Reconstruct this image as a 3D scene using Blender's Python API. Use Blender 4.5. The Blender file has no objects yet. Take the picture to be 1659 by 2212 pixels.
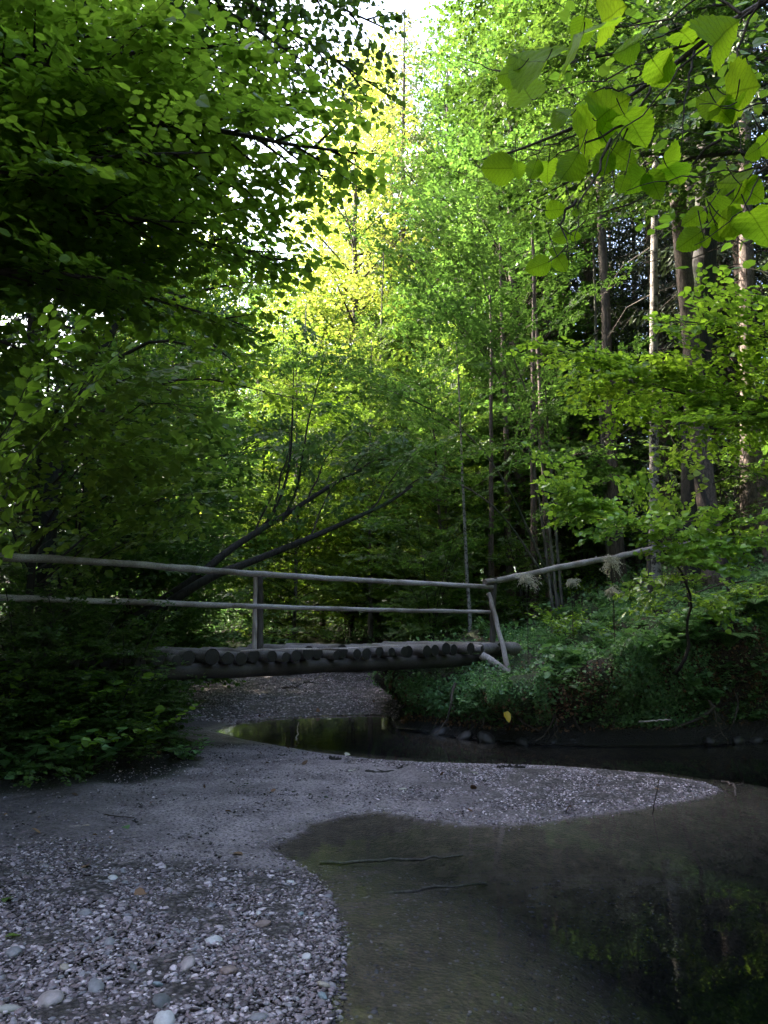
import bpy, math, random
import numpy as np
from mathutils import Vector
sc = bpy.context.scene
R = math.radians
# ------------------------------------------------------------------ camera
F = 1671.0; CX = 829.5; CY = 1106.0; HOR = 1345.0; EYE = 1.6
PITCH = math.atan((HOR-CY)/F); CP, SP = math.cos(PITCH), math.sin(PITCH)
cam = bpy.data.cameras.new('camera'); camo = bpy.data.objects.new('camera', cam)
sc.collection.objects.link(camo); sc.camera = camo
camo.location = (0, 0, EYE); camo.rotation_euler = (R(90)+PITCH, 0, 0)
cam.sensor_fit = 'VERTICAL'; cam.sensor_height = 36; cam.lens = 36*F/2212; cam.clip_start = .05; cam.clip_end = 2000
# ------------------------------------------------------------------ light
SUN_EL, SUN_AZ = 33.0, -64.0      # azimuth from +Y, clockwise seen from above
world = bpy.data.worlds.new('World'); sc.world = world; world.use_nodes = True
wn = world.node_tree; bg = wn.nodes['Background']
sky = wn.nodes.new('ShaderNodeTexSky'); sky.sky_type = 'NISHITA'; sky.sun_disc = False
sky.sun_elevation = R(SUN_EL); sky.sun_rotation = R(SUN_AZ); sky.dust_density = 5.0; sky.air_density = .75; sky.ozone_density = 1.2
wn.links.new(sky.outputs[0], bg.inputs[0]); bg.inputs[1].default_value = .15
sl = bpy.data.lights.new('sun', 'SUN'); sl.energy = 2.8; sl.angle = R(.5); sl.color = (1, .9, .74)
so = bpy.data.objects.new('sun', sl); sc.collection.objects.link(so)
sd = Vector((math.sin(R(SUN_AZ))*math.cos(R(SUN_EL)), math.cos(R(SUN_AZ))*math.cos(R(SUN_EL)), math.sin(R(SUN_EL))))
so.rotation_euler = sd.to_track_quat('Z', 'Y').to_euler(); so.location = (0, 0, 40)
sc.view_settings.view_transform = 'Standard'; sc.view_settings.look = 'None'
sc.view_settings.exposure = 3.6; sc.view_settings.gamma = 1
sc.cycles.max_bounces = 7; sc.cycles.diffuse_bounces = 4; sc.cycles.glossy_bounces = 3; sc.cycles.transmission_bounces = 4
sc.cycles.transparent_max_bounces = 6; sc.cycles.caustics_reflective = False; sc.cycles.caustics_refractive = False
sc.cycles.sample_clamp_indirect = 6

# ------------------------------------------------------------------ maths
def ray(u, v):
    x = (u-CX)/F; y = (CY-v)/F
    return np.array([x, CP-y*SP, SP+y*CP])
def P(u, v, Y):            # point seen at (u,v) of the photo at depth Y
    r = ray(u, v); return np.array([0, 0, EYE]) + r*(Y/r[1])
def G(u, v, z=0.0):        # point on the level z
    r = ray(u, v); t = (z-EYE)/r[2]; return (r[0]*t, r[1]*t)
def nrm(a):
    a = np.asarray(a, float); n = np.linalg.norm(a, axis=-1, keepdims=True); return a/np.maximum(n, 1e-9)
_lat = np.random.RandomState(5).rand(256, 256)
def noise2(x, y):
    xi = np.floor(x).astype(int); yi = np.floor(y).astype(int); fx = x-xi; fy = y-yi
    fx = fx*fx*(3-2*fx); fy = fy*fy*(3-2*fy)
    g = lambda a, b: _lat[a & 255, b & 255]
    return (g(xi, yi)*(1-fx)+g(xi+1, yi)*fx)*(1-fy)+(g(xi, yi+1)*(1-fx)+g(xi+1, yi+1)*fx)*fy-.5
def fbm(x, y, o=4):
    s = 0; a = 1.0
    for i in range(o):
        s = s+a*noise2(x*2**i+17*i, y*2**i+31*i); a *= .5
    return s
def sdf(poly, x, y):       # negative inside
    px = np.array([p[0] for p in poly]); py = np.array([p[1] for p in poly])
    d = np.full(x.shape, 1e18); ins = np.zeros(x.shape, bool); n = len(poly)
    for i in range(n):
        ax, ay, bx, by = px[i-1], py[i-1], px[i], py[i]
        ex, ey = bx-ax, by-ay; wx, wy = x-ax, y-ay
        t = np.clip((wx*ex+wy*ey)/(ex*ex+ey*ey+1e-12), 0, 1)
        d = np.minimum(d, (wx-ex*t)**2+(wy-ey*t)**2)
        c = ((ay <= y) != (by <= y)) & (x < ax+(y-ay)*ex/(ey if abs(ey) > 1e-9 else 1e-9))
        ins ^= c
    d = np.sqrt(d); return np.where(ins, -d, d)
def sstep(a, b, x):
    t = np.clip((x-a)/(b-a), 0, 1); return t*t*(3-2*t)
WPX = [(735, 2050), (735, 1990), (715, 1940), (690, 1900), (650, 1868), (610, 1850), (583, 1832), (603, 1820), (650, 1800), (690, 1775), (740, 1763), (800, 1757), (860, 1758), (900, 1768), (960, 1778), (1040, 1785), (1100, 1785), (1180, 1775), (1260, 1764), (1340, 1752), (1420, 1741), (1480, 1730), (1540, 1718), (1560, 1706), (1530, 1692), (1480, 1684), (1400, 1672), (1300, 1663), (1200, 1656), (1100, 1652), (1000, 1650), (900, 1647), (800, 1638), (700, 1627), (600, 1610), (520, 1595), (465, 1580), (520, 1563), (600, 1553), (700, 1547), (800, 1545), (838, 1548), (860, 1572), (960, 1588), (1050, 1600), (1150, 1608), (1300, 1612), (1450, 1612), (1560, 1607), (1659, 1600)]
WATER = [(-.02, -9), (.02, 0), (-.12, 1.5), G(712, 2230), G(722, 2150), G(728, 2100)]+[G(*p) for p in WPX]+[(8, 11.5), (13, 13.5), (22, 14), (22, -9)]
CORR = [(-7, -9), (-6.2, 2), (-4.6, 5.2)]+[G(*p, .1) for p in [(0, 1730), (150, 1705), (330, 1690), (440, 1655), (420, 1600), (300, 1520), (400, 1482), (520, 1464), (700, 1457), (880, 1464)]]+[G(838, 1548), G(860, 1572), G(960, 1588), G(1050, 1600), G(1150, 1608), G(1300, 1612), G(1450, 1612), G(1560, 1607), G(1659, 1600), (8, 11.5), (13, 13.5), (22, 14), (22, -9)]
def height(x, y, parts=False):
    x = np.asarray(x, float); y = np.asarray(y, float)
    dw = sdf(WATER, x, y); dc = sdf(CORR, x, y)
    bar = .005+.11*(1-np.exp(-np.maximum(dw, 0)/.9))+.012*np.maximum(y-13.5, 0)+fbm(x*1.3, y*1.3)*.03*sstep(0, .5, dw)
    dd = np.maximum(-dw, 0)
    bed = -.012-.10*dd-.02*dd*dd-.5*sstep(.6, 2.2, dd)*sstep(-.5, 2.5, x)*sstep(1, 3.5, y)
    bed = np.maximum(bed, -1.3)+fbm(x*.9+3, y*.9)*.05*sstep(.1, .6, dd)
    right = sstep(-1.0, .6, x-.12*(y-12))
    hill = .34*np.log1p(np.exp((x-2.6)*1.2))/1.2*right + .05*np.maximum(y-14, 0)*right + .055*np.maximum(y-22, 0)*(1-right) + .16*np.maximum(-x-4.5, 0)
    hill = 7*np.tanh(hill/7)
    bk = .95+hill+fbm(x*.5, y*.5)*.3*right+fbm(x*1.6, y*1.6)*.22+fbm(x*4.5, y*4.5, 3)*.09*right
    w = .6*right+1.5*(1-right)
    t = sstep(0, 1, (dc+.13*right*(y > 8.5))/w+fbm(x*1.1+9, y*1.1)*.35*sstep(0, .4, dc))
    t = np.where(dc <= 0, 0, t)
    near = sstep(-3, 3, y)
    z = np.where(dw < 0, bed, bar)
    bk = bk-.30*np.exp(-((x-1.35)**2+(y-11.7)**2)/1.1)
    z = z*(1-t)+np.maximum(bk, .2)*t
    if parts: return z, dw, dc, t
    return z
def lip(x, y):                 # how far the turf lip leans out over the water, as an offset
    x = np.asarray(x, float); y = np.asarray(y, float); e = .03
    dc = sdf(CORR, x, y); gx = (sdf(CORR, x+e, y)-dc)/e; gy = (sdf(CORR, x, y+e)-dc)/e; t = height(x, y, True)[3]
    S = .42*sstep(.2, .8, t)*(1-sstep(.75, 2.0, dc))*sstep(8.6, 9.6, y)*sstep(-.6, .2, x)*(1-sstep(9, 12, x))*(.85+2.6*fbm(x*1.0+5, y*.3))
    S = S*(dc > 0)-.16*sstep(0, .12, t)*(1-sstep(.2, .5, t))*(dc > 0)*sstep(8.6, 9.6, y)*sstep(-.6, .2, x)
    return -gx*S, -gy*S
def hit(u, v, back=0.0):      # where the line of sight meets the terrain
    r = ray(u, v); t = np.geomspace(2.2, 60, 700); p = np.array([0, 0, EYE])+r*t[:, None]; h = height(p[:, 0], p[:, 1])
    k = np.nonzero(p[:, 2] < np.maximum(h, 0))[0]; i = k[0] if len(k) else 300
    q = p[i]+np.array([r[0], r[1], 0])*back; z_ = hz(q[0], q[1]); a, b = lip(q[:1], q[1:2]); return np.array([q[0]+a[0], q[1]+b[0], z_])
def hz(x, y): return float(height(np.array([x]), np.array([y]))[0])

# ------------------------------------------------------------------ mesh buffers
class Buf:
    def __init__(s): s.v = []; s.f = []; s.m = []; s.n = 0; s.uv = None
    def add(s, v, f, m=0):
        v = np.asarray(v, np.float32).reshape(-1, 3); f = np.asarray(f, np.int32)
        s.v.append(v); s.f.append(f+s.n); s.m.append((len(f), m)); s.n += len(v)
    def tube(s, pts, rad, n=6, m=0, cap=True, wob=0, rng=None):
        pts = np.asarray(pts, float); k = len(pts); rad = np.broadcast_to(rad, (k,))
        T = np.gradient(pts, axis=0); T = nrm(T)
        ref = np.array([0, 0, 1.]) if abs(T[0, 2]) < .9 else np.array([1., 0, 0])
        U = nrm(np.cross(T, ref)); V = np.cross(T, U)
        a = np.arange(n)*2*math.pi/n
        rr = rad[:, None]*np.ones((k, n))
        if wob and rng is not None: rr = rr*(1+wob*(rng.rand(k, n)-.5))
        ring = pts[:, None]+rr[:, :, None]*(np.cos(a)[None, :, None]*U[:, None]+np.sin(a)[None, :, None]*V[:, None])
        i = np.arange(k-1)[:, None]*n; j = np.arange(n)[None]; j2 = (j+1) % n
        q = np.stack([i+j, i+j2, i+n+j2, i+n+j], -1).reshape(-1, 4)
        s.add(ring, q, m)
        if cap:
            c = np.concatenate([ring[0], ring[-1], pts[:1], pts[-1:]])
            f = [[j, 2*n, (j+1) % n, (j+1) % n] for j in range(n)]
            f = [[(j+1) % n, j, 2*n, 2*n] for j in range(n)]+[[n+j, n+(j+1) % n, 2*n+1, 2*n+1] for j in range(n)]
            s.add(c, f, m)
    def build(s, name, mats, parent=None, smooth=False):
        me = bpy.data.meshes.new(name)
        if s.v:
            v = np.concatenate(s.v); f = np.concatenate(s.f)
            tri = f[:, 2] == f[:, 3]
            cnt = np.where(tri, 3, 4); tot = int(cnt.sum()); start = np.concatenate([[0], np.cumsum(cnt)[:-1]])
            keep = np.ones(f.shape, bool); keep[tri, 3] = False
            me.vertices.add(len(v)); me.vertices.foreach_set('co', v.ravel())
            me.loops.add(tot); me.loops.foreach_set('vertex_index', f[keep].astype(np.int32))
            me.polygons.add(len(f)); me.polygons.foreach_set('loop_start', start.astype(np.int32))
            me.polygons.foreach_set('loop_total', cnt.astype(np.int32))
            me.polygons.foreach_set('material_index', np.concatenate([np.full(a, b, np.int32) for a, b in s.m]))
            me.polygons.foreach_set('use_smooth', np.full(len(f), bool(smooth)))
            me.update(calc_edges=True)
        if not isinstance(mats, (list, tuple)): mats = [mats]
        for m in mats: me.materials.append(m)
        o = bpy.data.objects.new(name, me); sc.collection.objects.link(o)
        if parent is not None: o.parent = parent
        return o
OVAL = (np.array([[0, 0, 0], [.28, .42, .05], [.7, .36, .06], [1, 0, -.06], [.7, -.36, .06], [.28, -.42, .05]]), np.array([[0, 3, 2, 1], [0, 5, 4, 3]]))
RHOM = (np.array([[0, 0, 0], [.5, .36, .03], [1, 0, -.05], [.5, -.36, .03]]), np.array([[0, 3, 2, 1]]))
HEART = (np.array([[0, 0, 0], [-.07, .28, .0], [.26, .52, .06], [.68, .33, .05], [1.02, 0, -.1], [.68, -.33, .05], [.26, -.52, .06], [-.07, -.28, 0]]), np.array([[0, 4, 3, 2], [0, 2, 1, 1], [0, 6, 5, 4], [0, 7, 6, 6]]))
LOBE = (np.array([[0, 0, 0], [.1, .42, .03], [.5, .5, .04], [.55, .28, .04], [1, 0, -.08], [.55, -.28, .04], [.5, -.5, .04], [.1, -.42, .03]]), np.array([[0, 3, 2, 1], [0, 4, 3, 3], [0, 5, 4, 4], [0, 7, 6, 5]]))
LONG = (np.array([[0, 0, 0], [.4, .16, .02], [1, 0, -.04], [.4, -.16, .02]]), np.array([[0, 3, 2, 1]]))
NEED = (np.array([[0, -.05, 0], [0, .05, 0], [.55, .17, 0], [1, 0.02, -.1], [.55, -.17, 0]]), np.array([[0, 1, 2, 4], [4, 2, 3, 3]]))
class Leaves:
    def __init__(s): s.p = []; s.a = []; s.n = []; s.s = []
    def add(s, p, a, n, size): s.p.append(p); s.a.append(a); s.n.append(n); s.s.append(size)
    def into(s, buf, tpl, m, rng, width=1.0):
        if not s.p: return
        if tpl is OVAL:
            for c, tp in ((0, HEART), (1, (OVAL[0]*1.0, OVAL[1]))):
                q = Leaves(); q.p = [x[c::2] for x in s.p]; q.a = [x[c::2] for x in s.a]; q.n = [x[c::2] for x in s.n]; q.s = [x[c::2] for x in s.s]; q.into(buf, tp, m, rng, width)
            return
        p = np.concatenate(s.p); a = nrm(np.concatenate(s.a)); n = np.concatenate(s.n); sz = np.concatenate(s.s)
        b = nrm(np.cross(n, a)); n = np.cross(a, b)
        t, f = tpl
        w = width*(.85+.3*rng.rand(len(p)))
        v = p[:, None]+sz[:, None, None]*(t[None, :, 0, None]*a[:, None]+w[:, None, None]*t[None, :, 1, None]*b[:, None]+t[None, :, 2, None]*n[:, None])
        ff = (f[None]+(np.arange(len(p))*len(t))[:, None, None]).reshape(-1, 4)
        buf.add(v, ff, m)
def leafline(rng, L, p0, p1, N, leaf, dens, flop=.35, t0=.1, ang=52):
    d = p1-p0; l = np.linalg.norm(d)
    k = max(2, int(l/(leaf*.55)*dens)); t = np.linspace(t0, 1, k)+(rng.rand(k)-.5)*.5/k
    T = d/max(l, 1e-6); B = nrm(np.cross(N, T)); s = np.where(np.arange(k) % 2 == 0, 1., -1.)
    a = np.radians(ang+rng.randn(k)*15); a[-1] *= .2
    A = T*np.cos(a)[:, None]+B*(s*np.sin(a))[:, None]+rng.randn(k, 3)*.16
    A[:, 2] -= .12
    NN = N+rng.randn(k, 3)*flop
    L.add(p0+d*t[:, None]+B*(s*leaf*.12)[:, None], A, NN, leaf*(.5+.85*rng.rand(k)))
def spray(rng, B, L, p0, d, length, r, leaf, sag=.25, sec=.24, dens=1., flop=.35, twigs=True, ter=.22, m=0, up=(0, 0, 1), start=.12, wob=.05, secl=.42, path=None):
    n = 8; up = np.asarray(up, float)
    if path is None:
        pts = [np.asarray(p0, float)]; d = nrm(d)
        for i in range(n):
            d = nrm(d+np.array([0, 0, -sag/n])+rng.randn(3)*wob); pts.append(pts[-1]+d*length/n)
        pts = np.array(pts)
    else:
        pp = np.asarray(path, float); q = np.linspace(0, len(pp)-1, n+1)
        pts = np.stack([np.interp(q, np.arange(len(pp)), pp[:, c]) for c in range(3)], 1)
        pts[1:-1] += rng.randn(n-1, 3)*wob*.3; length = np.linalg.norm(np.diff(pts, axis=0), axis=1).sum()
    B.tube(pts, np.linspace(r, max(r*.15, .0015), n+1), 5 if r > .012 else 3, m, cap=False)
    k = max(3, int(length*(1-start)/sec)); ts = np.linspace(start, 1, k)
    for i, t in enumerate(ts):
        t = min(1, max(0, t+(rng.rand()-.5)*.4/k)); x = t*n; j = min(int(x), n-1); p = pts[j]+(pts[j+1]-pts[j])*(x-j)
        T = nrm(pts[j+1]-pts[j]); N = nrm(up-(up@T)*T+rng.randn(3)*.18); Bn = np.cross(N, T)
        s = 1 if i % 2 else -1; a = R(52+rng.randn()*10)*(1-.35*t) if i < k-1 else 0.
        D = nrm(T*math.cos(a)+Bn*s*math.sin(a)+np.array([0, 0, rng.randn()*.12]))
        sl_ = (length*secl*(1-t)**.6+.16+leaf*1.2)*(.65+.6*rng.rand())
        e = p+D*sl_+np.array([0, 0, -.1*sl_*sl_]); mid = (p+e)/2+np.array([0, 0, .03*sl_])
        if twigs: B.tube([p, mid, e], [max(r*.25, .002), max(.0025, r*.12), .0012], 3, m, cap=False)
        leafline(rng, L, p, e, N, leaf, dens, flop, .2)
        if ter and sl_ > 2.2*ter:
            kk = int(sl_/ter)
            for q in range(1, kk+1):
                tt = q/(kk+.6); pq = p+(e-p)*tt; s2 = 1 if q % 2 else -1
                D2 = nrm(D*.62+np.cross(N, D)*s2*.75+rng.randn(3)*.1)
                l2 = (sl_*.42*(1-tt)+.1+leaf)*(.6+.6*rng.rand())
                e2 = pq+D2*l2; e2[2] -= .06*l2
                if twigs == 2: B.tube([pq, e2], [.0022, .001], 3, m, cap=False)
                leafline(rng, L, pq, e2, N, leaf, dens, flop, .25)
    return pts
def curve(pts, n=14):
    pts = np.asarray(pts, float); d = np.concatenate([[0], np.cumsum(np.linalg.norm(np.diff(pts, axis=0), axis=1))])
    # Catmull-Rom through the points
    out = []; P_ = np.vstack([2*pts[0]-pts[1], pts, 2*pts[-1]-pts[-2]])
    for s in np.linspace(0, d[-1], n):
        i = min(np.searchsorted(d, s, 'right')-1, len(pts)-2); t = (s-d[i])/(d[i+1]-d[i]); a, b, c, e = P_[i:i+4]
        out.append(.5*((2*b)+(c-a)*t+(2*a-5*b+4*c-e)*t*t+(3*b-a-3*c+e)*t**3))
    return np.array(out)

# ------------------------------------------------------------------ tags
def tag(o, label=None, cat=None, group=None, kind=None):
    if label: o['label'] = label
    if cat: o['category'] = cat
    if group: o['group'] = group
    if kind: o['kind'] = kind
    return o
def empty(name, loc=(0, 0, 0), rz=0, s=1):
    o = bpy.data.objects.new(name, None); sc.collection.objects.link(o); o.location = loc; o.rotation_euler = (0, 0, rz)
    o.scale = (s, s, s); o.empty_display_size = .2
    return o
def copy_tree(o):
    c = o.copy(); sc.collection.objects.link(c)
    for ch in o.children:
        k = ch.copy(); sc.collection.objects.link(k); k.parent = c
    return c

# ------------------------------------------------------------------ materials
def mat(name):
    m = bpy.data.materials.new(name); m.use_nodes = True; nt = m.node_tree; nt.nodes.clear()
    out = nt.nodes.new('ShaderNodeOutputMaterial')
    def N(t, **k):
        n = nt.nodes.new(t)
        for a, b in k.items():
            if a in n.inputs: n.inputs[a].default_value = b
            else: setattr(n, a, b)
        return n
    return m, nt, out, N, nt.links.new
def ramp(N, stops, interp='LINEAR'):
    r = N('ShaderNodeValToRGB'); e = r.color_ramp.elements; r.color_ramp.interpolation = interp
    while len(e) < len(stops): e.new(.5)
    for i, (p, c) in enumerate(stops): e[i].position = p; e[i].color = (*c, 1)
    return r
def leafmat(name, c0, c1, tr, rough=.45, spec=.5, tmix=.45, veins=False):
    m, nt, out, N, L = mat(name)
    g = N('ShaderNodeNewGeometry'); r = ramp(N, [(0, c0), (.75, c1), (1, tuple(min(1, x*1.35) for x in c1))])
    L(g.outputs['Random Per Island'], r.inputs[0])
    tc = N('ShaderNodeTexCoord'); nz = N('ShaderNodeTexNoise', Scale=.6, Detail=2.0); L(tc.outputs['Object'], nz.inputs['Vector'])
    hv = N('ShaderNodeHueSaturation'); mr = N('ShaderNodeMapRange'); mr.inputs[3].default_value = .465; mr.inputs[4].default_value = .52
    L(nz.outputs[0], mr.inputs[0]); L(mr.outputs[0], hv.inputs['Hue']); L(r.outputs[0], hv.inputs['Color'])
    col = hv.outputs[0]
    p = N('ShaderNodeBsdfPrincipled', Roughness=rough); p.inputs['Specular IOR Level'].default_value = spec
    t = N('ShaderNodeBsdfTranslucent'); mx = N('ShaderNodeMixShader'); mx.inputs[0].default_value = tmix
    tm = N('ShaderNodeMix', data_type='RGBA', blend_type='MULTIPLY'); tm.inputs[0].default_value = 1
    tm.inputs[7].default_value = (*tr, 1)
    if veins:
        uv = N('ShaderNodeUVMap'); sep = N('ShaderNodeSeparateXYZ'); nw = N('ShaderNodeTexNoise', Scale=9.0, Detail=2.0); L(tc.outputs['Object'], nw.inputs['Vector']); va = N('ShaderNodeVectorMath', operation='MULTIPLY_ADD'); L(nw.outputs['Color'], va.inputs[0]); va.inputs[1].default_value = (.10, .03, 0); L(uv.outputs[0], va.inputs[2]); vs = N('ShaderNodeVectorMath', operation='SUBTRACT'); L(va.outputs[0], vs.inputs[0]); vs.inputs[1].default_value = (.05, .015, 0); L(vs.outputs[0], sep.inputs[0])
        ab = N('ShaderNodeMath', operation='ABSOLUTE'); L(sep.outputs[1], ab.inputs[0])
        # lateral veins: x - 0.75|y| repeated
        ml = N('ShaderNodeMath', operation='MULTIPLY_ADD'); L(ab.outputs[0], ml.inputs[0]); ml.inputs[1].default_value = -.8; L(sep.outputs[0], ml.inputs[2])
        sc_ = N('ShaderNodeMath', operation='MULTIPLY'); L(ml.outputs[0], sc_.inputs[0]); sc_.inputs[1].default_value = 9
        fr = N('ShaderNodeMath', operation='FRACT'); L(sc_.outputs[0], fr.inputs[0])
        pg = N('ShaderNodeMath', operation='PINGPONG'); L(fr.outputs[0], pg.inputs[0]); pg.inputs[1].default_value = .5
        v1 = N('ShaderNodeMapRange'); v1.inputs[1].default_value = 0; v1.inputs[2].default_value = .13; v1.inputs[3].default_value = .74; v1.inputs[4].default_value = 1; L(pg.outputs[0], v1.inputs[0])
        v2 = N('ShaderNodeMapRange'); v2.inputs[1].default_value = .004; v2.inputs[2].default_value = .022; v2.inputs[3].default_value = .6; v2.inputs[4].default_value = 1; L(ab.outputs[0], v2.inputs[0])
        vm = N('ShaderNodeMath', operation='MULTIPLY'); L(v1.outputs[0], vm.inputs[0]); L(v2.outputs[0], vm.inputs[1])
        nz2 = N('ShaderNodeTexVoronoi', Scale=170.0); L(tc.outputs['Object'], nz2.inputs['Vector']); nz2.feature = 'DISTANCE_TO_EDGE'
        v3 = N('ShaderNodeMapRange'); v3.inputs[2].default_value = .12; v3.inputs[3].default_value = .82; v3.inputs[4].default_value = 1; L(nz2.outputs[0], v3.inputs[0])
        vm2 = N('ShaderNodeMath', operation='MULTIPLY'); L(vm.outputs[0], vm2.inputs[0]); L(v3.outputs[0], vm2.inputs[1])
        cm = N('ShaderNodeMix', data_type='RGBA', blend_type='MULTIPLY'); cm.inputs[0].default_value = 1; L(col, cm.inputs[6]); L(vm2.outputs[0], cm.inputs[7]); col = cm.outputs[2]
        bp = N('ShaderNodeBump', Strength=.5, Distance=.002); L(vm.outputs[0], bp.inputs['Height']); L(bp.outputs[0], p.inputs['Normal'])
    L(col, p.inputs['Base Color']); L(col, tm.inputs[6]); L(tm.outputs[2], t.inputs[0])
    L(p.outputs[0], mx.inputs[1]); L(t.outputs[0], mx.inputs[2]); L(mx.outputs[0], out.inputs[0])
    return m
def barkmat(name, c0, c1, scale=6, stretch=6, bump=.6, moss=0, birch=False):
    m, nt, out, N, L = mat(name)
    tc = N('ShaderNodeTexCoord'); mp = N('ShaderNodeMapping'); L(tc.outputs['Object'], mp.inputs[0])
    mp.inputs['Scale'].default_value = (scale, scale, scale/stretch)
    nz = N('ShaderNodeTexNoise', Scale=2.0, Detail=6.0, Roughness=.7); L(mp.outputs[0], nz.inputs['Vector'])
    r = ramp(N, [(.32, c0), (.68, c1)]); L(nz.outputs[0], r.inputs[0]); col = r.outputs[0]
    if birch:
        mp2 = N('ShaderNodeMapping'); L(tc.outputs['Object'], mp2.inputs[0]); mp2.inputs['Scale'].default_value = (4, 4, 5)
        n2 = N('ShaderNodeTexNoise', Scale=1.3, Detail=6.0, Roughness=.7); L(mp2.outputs[0], n2.inputs['Vector'])
        r2 = ramp(N, [(.50, (1, 1, 1)), (.58, (.12, .1, .09))]); L(n2.outputs[0], r2.inputs[0])
        mm = N('ShaderNodeMix', data_type='RGBA', blend_type='MULTIPLY'); mm.inputs[0].default_value = 1; L(col, mm.inputs[6]); L(r2.outputs[0], mm.inputs[7]); col = mm.outputs[2]
    if moss:
        n3 = N('ShaderNodeTexNoise', Scale=1.3, Detail=4.0); L(tc.outputs['Object'], n3.inputs['Vector'])
        r3 = ramp(N, [(.6-moss*.3, (0, 0, 0)), (.72-moss*.3, (1, 1, 1))]); L(n3.outputs[0], r3.inputs[0])
        m3 = N('ShaderNodeMix', data_type='RGBA'); L(r3.outputs[0], m3.inputs[0]); L(col, m3.inputs[6]); m3.inputs[7].default_value = (.03, .05, .015, 1); col = m3.outputs[2]
    vb = N('ShaderNodeTexVoronoi', Scale=3.2, feature='DISTANCE_TO_EDGE'); L(mp.outputs[0], vb.inputs['Vector'])
    rb = ramp(N, [(0, (.35, .33, .32)), (.12, (1, 1, 1))]); L(vb.outputs['Distance'], rb.inputs[0])
    mb = N('ShaderNodeMix', data_type='RGBA', blend_type='MULTIPLY'); mb.inputs[0].default_value = .0 if birch else .8; L(col, mb.inputs[6]); L(rb.outputs[0], mb.inputs[7]); col = mb.outputs[2]
    p = N('ShaderNodeBsdfPrincipled', Roughness=.85); L(col, p.inputs['Base Color'])
    b = N('ShaderNodeBump', Strength=bump, Distance=.05); L(nz.outputs[0], b.inputs['Height']); L(b.outputs[0], p.inputs['Normal'])
    L(p.outputs[0], out.inputs[0]); return m
M = {}
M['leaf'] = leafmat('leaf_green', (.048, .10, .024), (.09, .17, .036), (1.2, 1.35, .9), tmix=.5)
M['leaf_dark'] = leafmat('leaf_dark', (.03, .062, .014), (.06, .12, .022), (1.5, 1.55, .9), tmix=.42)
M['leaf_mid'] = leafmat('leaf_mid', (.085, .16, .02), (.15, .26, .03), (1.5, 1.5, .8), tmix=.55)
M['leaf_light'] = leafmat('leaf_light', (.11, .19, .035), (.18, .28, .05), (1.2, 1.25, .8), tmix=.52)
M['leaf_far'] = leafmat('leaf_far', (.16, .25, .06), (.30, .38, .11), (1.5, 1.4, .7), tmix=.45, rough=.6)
M['hazel'] = leafmat('hazel_leaf', (.15, .28, .015), (.21, .36, .022), (1.6, 1.5, .7), tmix=.7, spec=.12, rough=.6, veins=True)
M['herb'] = leafmat('herb_leaf', (.06, .14, .055), (.15, .28, .11), (1.4, 1.6, .9), rough=.35, tmix=.35)
M['shine'] = leafmat('glossy_leaf', (.12, .24, .04), (.22, .38, .06), (1.5, 1.5, .8), rough=.22, spec=1.0, tmix=.4)
M['needle'] = leafmat('needle', (.018, .032, .018), (.04, .06, .03), (1, 1, .8), rough=.6, tmix=.2)
M['needle_sun_tint'] = leafmat('needle_sun_tint', (.09, .12, .06), (.22, .21, .12), (1, 1, .8), rough=.6, tmix=.3)  # spruce needles with warm sunlight put into their colour
M['plume'] = leafmat('plume', (.42, .41, .33), (.6, .58, .48), (1, 1, .9), rough=.8, tmix=.4)
M['litter'] = leafmat('litter', (.05, .028, .015), (.2, .12, .06), (1, .8, .6), rough=.8, tmix=.1)
M['yellow'] = leafmat('yellow_leaf', (.45, .32, .03), (.6, .42, .04), (1, .9, .5), tmix=.3)
M['bark'] = barkmat('bark_brown', (.03, .022, .017), (.13, .10, .08))
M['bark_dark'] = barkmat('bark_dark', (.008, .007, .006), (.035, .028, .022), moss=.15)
M['bark_red'] = barkmat('bark_red', (.04, .03, .025), (.17, .12, .10), scale=9, stretch=3)
M['birch'] = barkmat('birch_bark', (.15, .135, .12), (.34, .31, .28), birch=True)
M['bark_grey'] = barkmat('bark_grey', (.07, .06, .05), (.2, .18, .15), moss=.2)
M['twig'] = barkmat('twig', (.02, .014, .01), (.06, .042, .03), scale=20)
def woodmat(name, c0, c1, ax):
    m, nt, out, N, L = mat(name)
    tc = N('ShaderNodeTexCoord'); mp = N('ShaderNodeMapping'); L(tc.outputs['Object'], mp.inputs[0]); mp.inputs['Scale'].default_value = ax
    nz = N('ShaderNodeTexNoise', Scale=3.0, Detail=8.0, Roughness=.7); L(mp.outputs[0], nz.inputs['Vector'])
    r = ramp(N, [(.3, c0), (.55, c1), (.75, tuple(x*1.3 for x in c1))]); L(nz.outputs[0], r.inputs[0])
    n2 = N('ShaderNodeTexNoise', Scale=2.5, Detail=3.0); L(tc.outputs['Object'], n2.inputs['Vector'])
    r2 = ramp(N, [(.35, (.45, .42, .36)), (.6, (1, 1, 1))]); L(n2.outputs[0], r2.inputs[0])
    mm = N('ShaderNodeMix', data_type='RGBA', blend_type='MULTIPLY'); mm.inputs[0].default_value = 1; L(r.outputs[0], mm.inputs[6]); L(r2.outputs[0], mm.inputs[7])
    p = N('ShaderNodeBsdfPrincipled', Roughness=.65); L(mm.outputs[2], p.inputs['Base Color'])
    b = N('ShaderNodeBump', Strength=.6, Distance=.01); L(nz.outputs[0], b.inputs['Height']); L(b.outputs[0], p.inputs['Normal'])
    L(p.outputs[0], out.inputs[0]); return m
M['rail'] = woodmat('weathered_rail', (.15, .13, .12), (.44, .385, .38), (2, 30, 30))
M['post'] = woodmat('weathered_post', (.2, .165, .155), (.55, .46, .44), (30, 30, 2))
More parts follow.
